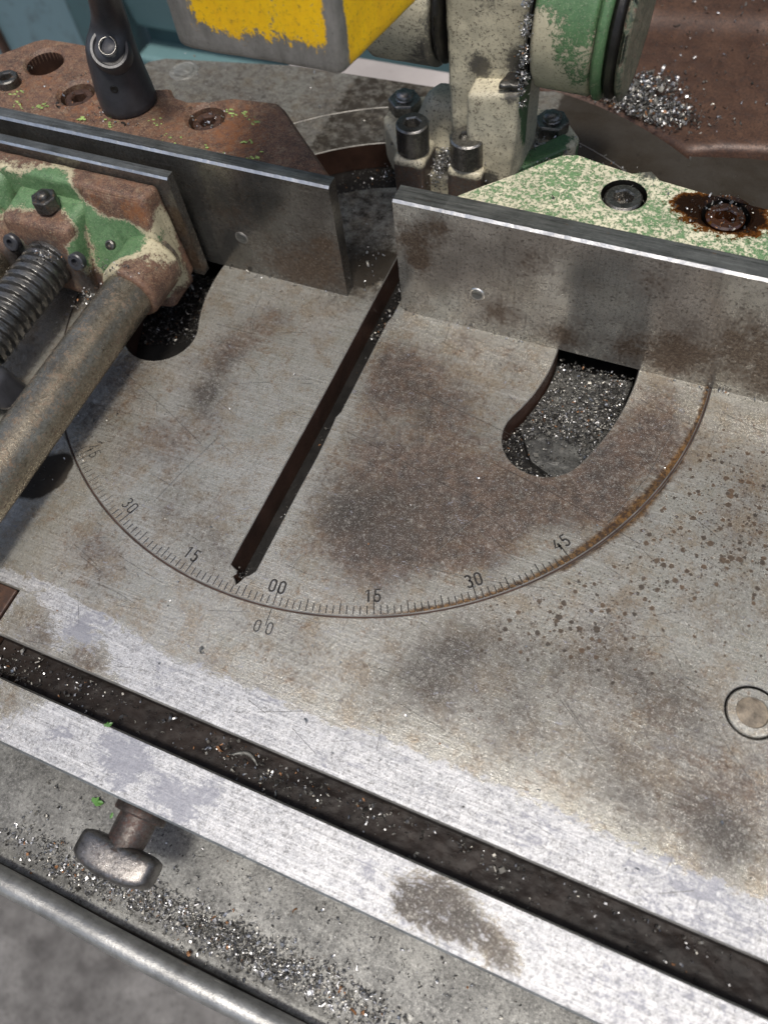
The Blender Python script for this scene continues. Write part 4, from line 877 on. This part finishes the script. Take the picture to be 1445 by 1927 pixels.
def rotm(n, flat=0.):
    q = rng.normal(size=(n, 4)); q[:, 1:3] *= (1 - flat); q /= np.linalg.norm(q, axis=1)[:, None]; a, b, c, d = q.T
    return np.stack([np.stack([1 - 2 * (c * c + d * d), 2 * (b * c - a * d), 2 * (b * d + a * c)], 1), np.stack([2 * (b * c + a * d), 1 - 2 * (b * b + d * d), 2 * (c * d - a * b)], 1), np.stack([2 * (b * d - a * c), 2 * (c * d + a * b), 1 - 2 * (b * b + c * c)], 1)], 1)
def chips(name, pts, size, label, cat, mix=(.75, .2, .05), flat=.3, kinds=None, parent=None):
    P = np.asarray(pts, float); n = len(P); sz = rng.uniform(size[0], size[1], n); sz *= np.where(rng.random(n) < .06, 1.8, 1) * np.where(rng.random(n) < .35, .7, 1); kk = rng.choice(kinds or [0, 1, 2, 3, 4], n); mx = np.array(list(mix) + [.16 if mix[0] > .7 else .45]); mm = rng.choice([0, 1, 2, 3], n, p=mx / mx.sum()); Rm = rotm(n, flat)
    Vs = []; Fs = []; mi = []; n0 = 0
    for k, (V, F) in enumerate(SH):
        idx = np.where(kk == k)[0]
        if not len(idx): continue
        W = np.einsum('nij,vj->nvi', Rm[idx], V) * sz[idx][:, None, None]; W[:, :, 2] -= W[:, :, 2].min(1)[:, None] * .8; W += P[idx][:, None, :]
        Vs.append(W.reshape(-1, 3)); Fs += (F[None] + (np.arange(len(idx)) * len(V))[:, None, None] + n0).reshape(-1, 4).tolist(); mi += np.repeat(mm[idx], len(F)).tolist(); n0 += len(idx) * len(V)
    o = link(name, mesh_from(name, np.concatenate(Vs), Fs, False, mi), [MCHIP, MCHB, MCHR, MCHD], parent)
    return tag(o, None if parent else label, None if parent else cat, kind='stuff')
def gauss(cx, cy, sx, sy, n, z, rot=0, zf=None):
    a = rng.normal(size=(n, 2)) * (sx, sy); c, s_ = math.cos(rot), math.sin(rot); x_ = cx + a[:, 0] * c - a[:, 1] * s_; y_ = cy + a[:, 0] * s_ + a[:, 1] * c
    return np.c_[x_, y_, np.full(n, z) if zf is None else zf(x_, y_)]
def uni(x0, x1, y0, y1, n, z): return np.c_[rng.uniform(x0, x1, n), rng.uniform(y0, y1, n), np.full(n, z)]
tz = lambda x_, y_: np.interp(-y_, [180, 205, 222, 228, 231.5, 234], [-47.2, -46.4, -45.6, -46.2, -47.6, -48.3])
tp_ = [gauss(-45 + 12 * i, -226.5 + .25 * i, 8, 3.0, int(k), 0, 0, tz) for i, k in enumerate([60, 160, 260, 300, 260, 300, 420, 500, 460, 380, 260, 160])]
tp_.append(np.c_[uni(-50, 130, -234, -203, 500, 0)[:, :2], np.zeros(500)])
T = np.concatenate(tp_); T = T[(T[:, 1] > -235) & (T[:, 1] < -202)]; T[:, 2] = tz(T[:, 0], T[:, 1]) + rng.uniform(0, .6, len(T))
chips('tray_chips', T, (.45, 1.15), 'drift of tiny metal chips lying in the drip tray beside its rolled rim', 'metal chips', (.75, .5, .03))
T = np.concatenate([uni(-60, 180, -181.5, -171.5, 260, -8.2), gauss(-60, -179, 6, 3, 160, -8), gauss(20, -175, 5, 2, 60, -8.1), gauss(34, -177, 7, 2, 60, -8.1), gauss(107, -176, 6, 2, 30, -8), uni(-60, 180, -173.5, -171.4, 160, -8.2), gauss(45, -177, 9, 2, 90, -8), gauss(70, -175, 6, 2, 60, -8), gauss(-35, -176, 9, 3, 60, -8)])
T = T[(T[:, 1] > -182) & (T[:, 1] < -171.2)]
chips('slot_chips', T, (.3, 1.1), 'metal chips scattered along the dark slot before the front bar', 'metal chips', (.55, .41, .04))
# C slot, right end and left end
def cslot_pts(a0, a1, n, z, zr_=1.): a = rng.uniform(R_(a0), R_(a1), n); r = rng.uniform(75, 103.4, n); return np.c_[r * np.cos(a), r * np.sin(a), z + rng.uniform(0, zr_, n)]
T = np.concatenate([cslot_pts(-33, 4, 2600, -9.4, 1.4), gauss(97, -15, 4, 9, 900, -8.4, -.1), gauss(80, -22, 5, 6, 500, -8.6)]); r = np.hypot(T[:, 0], T[:, 1]); T = T[(r > 75) & (r < 103.2) & (T[:, 1] < 6)]
T[:, 2] += rng.uniform(0, 1.4, len(T)) * (np.hypot(T[:, 0] - 84, T[:, 1] + 36) > 9)
keep = (np.hypot((T[:, 0] - 84) / 1.2, T[:, 1] + 37) > 8.5) | (rng.random(len(T)) < .18); T = T[keep]
chips('curved_slot_swarf', T, (.4, .95), 'glittering swarf filling the curved slot below the right jaw face', 'metal chips', (.22, .5, .02))
T = np.concatenate([cslot_pts(176, 202, 1500, -13, 1.0), cslot_pts(85, 150, 1300, -13, 1.5)])
chips('dark_slot_swarf', T, (.4, .9), 'dark swarf deep in the curved slot behind and left of the slit', 'metal chips', (.03, .12, .02))
T = np.concatenate([uni(-2, 5.5, -119, 26, 90, -12.8), uni(-2, 6, -6, 30, 260, -11), gauss(1, -121.5, 1.5, 1.5, 40, -4)])
chips('slit_swarf', T, (.4, .9), 'swarf lying down in the long blade slit', 'metal chips', (.4, .5, .1))
T = np.concatenate([gauss(36, 84, 5, 5, 420, 21.6), gauss(40, 75, 5, 4, 300, 21), gauss(3, 64, 2.5, 5, 260, 16), gauss(5, 68, 4, 5, 260, 22), gauss(37, 62, 1.5, 3, 160, 66), gauss(38, 58, .9, 1.5, 120, 75), gauss(38, 56, .8, 1.5, 90, 85), gauss(60, 92, 5, 7, 260, 1), gauss(-26, 80, 4, 5, 50, .6), gauss(24, 70, 6, 3, 160, 23), gauss(2, 84, 6, 8, 420, 22), gauss(48, 84, 5, 6, 320, 4), gauss(-10, 70, 4, 4, 120, 22)] + [gauss(38, 60 - .05 * zz, .7, 1.2, 40, zz) for zz in range(58, 106, 5)] + [gauss(5.8, 60, 1.6, 5, 240, 24), gauss(14, 72, 6, 5, 260, 22)])
T[:, 2] += rng.uniform(0, 2, len(T)); chips('bracket_swarf', T, (.4, 1.0), 'bright swarf heaped around the bolts of the cream pivot bracket', 'metal chips', (.8, .17, .03))
fz = lambda x_, y_: zr(x_) + .8 * np.sin(x_ * .05) + .4
T = np.concatenate([gauss(55, 158, 9, 4, 500, 0, 0, fz), gauss(67, 150, 7, 4, 330, 0, -.3, fz), gauss(78, 145, 5, 3, 120, 0, 0, fz), gauss(66, 164, 5, 4, 200, 0, 0, fz), gauss(44, 160, 5, 3, 260, 0, 0, fz)]); T = np.concatenate([T, gauss(66, 158, 15, 7, 650, 0, -.35, fz), gauss(82, 148, 7, 4, 300, 0, -.3, fz), gauss(70, 170, 6, 4, 200, 0, 0, fz)]); T[:, 2] += rng.uniform(0, 3.2, len(T)); T = T[np.hypot(T[:, 0], T[:, 1]) > 158.5]
T2 = uni(50, 200, 140, 260, 330, 0); T2[:, 2] = fz(T2[:, 0], T2[:, 1]) + np.clip((T2[:, 1] - 215) / 10, 0, 1) * 5; T2 = T2[(np.hypot(T2[:, 0], T2[:, 1]) > 160) & (T2[:, 1] > 140)]
chips('frame_swarf', np.concatenate([T, T2]), (.8, 1.6), 'heap of bright curled swarf on the brown frame behind the hinge', 'metal chips', (.5, .35, .03))
T = np.concatenate([uni(-180, -50, 11, 40, 40, 50.6), gauss(-140, 26, 7, 7, 24, 50.6), gauss(-172.6, 24, 4, 4, 26, 50.8), gauss(-80.2, 30.9, 4, 4, 40, 48), gauss(-167, 44, 4, 4, 22, 40.4), gauss(-120, 21, 5, 2.5, 16, 50.6), gauss(-108, 16.6, 5, 1.5, 10, 50.6)])
chips('casting_chips', T, (.4, 1.1), 'loose chips sprinkled on the rusty left casting round its screws', 'metal chips', (.7, .2, .1))
T = np.concatenate([gauss(82, 33, 4.6, 4.6, 90, 47.0), gauss(116, 33, 4, 4, 60, 50.6), gauss(110, 33, 7, 5, 30, 51), uni(30, 130, 14, 40, 30, 50.9)])
chips('green_casting_chips', T, (.35, .9), 'fine chips in and around the two screws of the pale green casting', 'metal chips', (.6, .32, .08))
T = np.concatenate([uni(-110, 125, -120, 2, 60, .1), uni(-60, 180, -168, -132, 60, .1), gauss(-82, -92, 8, 7, 26, .1), gauss(-93, -112, 5, 4, 16, .2), uni(-66, -5, 10, 66, 40, .1), gauss(-14, 30, 6, 12, 50, .1), gauss(0, 22, 4, 4, 50, .1), uni(-100, -16, 2.4, 4, 40, .1), uni(10, 170, 2.3, 4, 80, .1), uni(-170, 20, 106, 140, 40, .1), uni(40, 130, 55, 120, 60, .1), uni(-150, -100, -70, -30, 24, .1)])
r = np.hypot(T[:, 0], T[:, 1]); th = np.degrees(np.arctan2(T[:, 1], T[:, 0])); T = T[~(((r > 71) & (r < 107) & ((th > -40) | (th < -138)))) & ~((T[:, 0] > -6) & (T[:, 0] < 8) & (r < 128))]
chips('table_chips', T, (.35, 1.0), 'single chips scattered thinly over the table and turntable', 'metal chips', (.75, .2, .05))
T = np.concatenate([gauss(-111, -38, 3, 3, 160, 8), gauss(-145, -36, 5, 3, 200, 14), gauss(-121, -37, 3, 2, 80, 28), gauss(-90, -38, 5, 2, 60, 30)]); T[:, 2] += rng.uniform(0, 8, len(T)) * .5
chips('jaw_swarf', T, (.4, .9), 'greasy swarf packed around the threaded screw where it enters the jaw', 'metal chips', (.5, .42, .08))
# one long curl in the slot
bm = bmesh.new(); add_tube(bm, [(24 + 9 * t, -175.5 + 2.2 * math.sin(t * 3.1), -7.6) for t in (k / 14 for k in range(15))], [.1 + .55 * math.sin(math.pi * (k + .5) / 15) for k in range(15)], 8)
tag(link('long_shaving', bm_mesh('long_shaving', bm, True), MRIM), 'long curved grey shaving lying in the dark slot', 'metal shaving')
# leaf bits
def leaf(x_, y_, z_, s_, a, label, mat=MLEAF):
    pts = [(0, -.2), (.5, -.5), (1.1, -.35), (1.4, .1), (1.05, .35), (.7, .3), (.45, .75), (.1, .5), (-.35, .55), (-.5, .1)]
    V = [(.4, .05, .3)]; c, n_ = math.cos(a), math.sin(a)
    V += [(px, py, .1 + .25 * ((i * 7) % 3)) for i, (px, py) in enumerate(pts)]; W = [(x_ + (p[0] * c - p[1] * n_) * s_, y_ + (p[0] * n_ + p[1] * c) * s_, z_ + p[2] * s_ * .5) for p in V]
    k = len(pts); F = [[0, 1 + i, 1 + (i + 1) % k] for i in range(k)]
    tag(link('leaf_scrap', mesh_from('leaf_scrap', W, F), mat), label, 'leaf scrap', 'green leaf scraps')
leaf(-14.5, -183.0, .1, 1.5, .8, 'pale green leaf scrap on the upper edge of the front bar')
leaf(-27.5, -205.5, -45.6, 2.6, .2, 'green leaf scrap lying in the tray left of the wing screw')
leaf(-103, -84.5, .3, 3.0, .1, 'feathery green leaf scrap beside the black handle end')
leaf(-1.6, -205.5, -7.0, 1.0, 2.0, 'tiny green scrap on the wing screw shank')

# ------------------------------------------------------------------ background
bm = bmesh.new(); box(bm, -3000, 3000, -3000, 3000, -860, -850); fo = link('floor', bm_mesh('floor', bm, False), MCONC); fo['kind'] = 'structure'
wl = empty('shutter_wall', (-500, 480, -850), 'blurred teal painted sheet metal wall with horizontal ribs in the top left corner', 'shutter wall')
for i in range(24):
    z0 = -850 + i * 105; bm = bmesh.new(); add_hexa(bm, [(-500, 470, z0), (1300, 470, z0), (1300, 490, z0), (-500, 490, z0), (-500, 452, z0 + 84), (1300, 452, z0 + 84), (1300, 490, z0 + 84), (-500, 490, z0 + 84)]); bevel(bm, 5, 2)
    link('rib_panel', bm_mesh('rib_panel', bm, False), MTEAL, wl)
bm = bmesh.new(); box(bm, -500, 1300, 485, 495, -850, 1680); link('backing_sheet', bm_mesh('backing_sheet', bm, False), MTEALD, wl)
bm = bmesh.new(); box(bm, -545, -512, 430, 500, -850, 1680); bevel(bm, 4, 2); link('corner_post', bm_mesh('corner_post', bm, False), MTEALD, wl)
cb = empty('teal_cabinet', (-640, 470, -850), 'smooth blue-grey cabinet side with a worn pale edge, blurred at the upper left corner', 'cabinet')
bm = bmesh.new(); box(bm, -900, -550, 455, 700, -850, 400); bevel(bm, 6, 3); link('side_panel', bm_mesh('side_panel', bm, False), mat_big('blue_grey_sheet', (.13, .21, .24), (.16, .245, .27), .4, .004), cb)
bm = bmesh.new(); add_hexa(bm, [(-690, 446, -850), (-682, 446, -850), (-682, 454, -850), (-690, 454, -850), (-690, 446, 300), (-682, 446, 300), (-682, 454, 300), (-690, 454, 300)]); link('worn_edge_strip', bm_mesh('worn_edge_strip', bm, False), MBRN, cb)
kb = bmesh.new(); box(kb, -150, 80, 200, 222, -60, -44); bevel(kb, 3, 2); k_ = link('pale_ledge', bm_mesh('pale_ledge', kb, False), MWHITE); tag(k_, 'pale blurred ledge behind the table below the yellow guard', 'ledge')
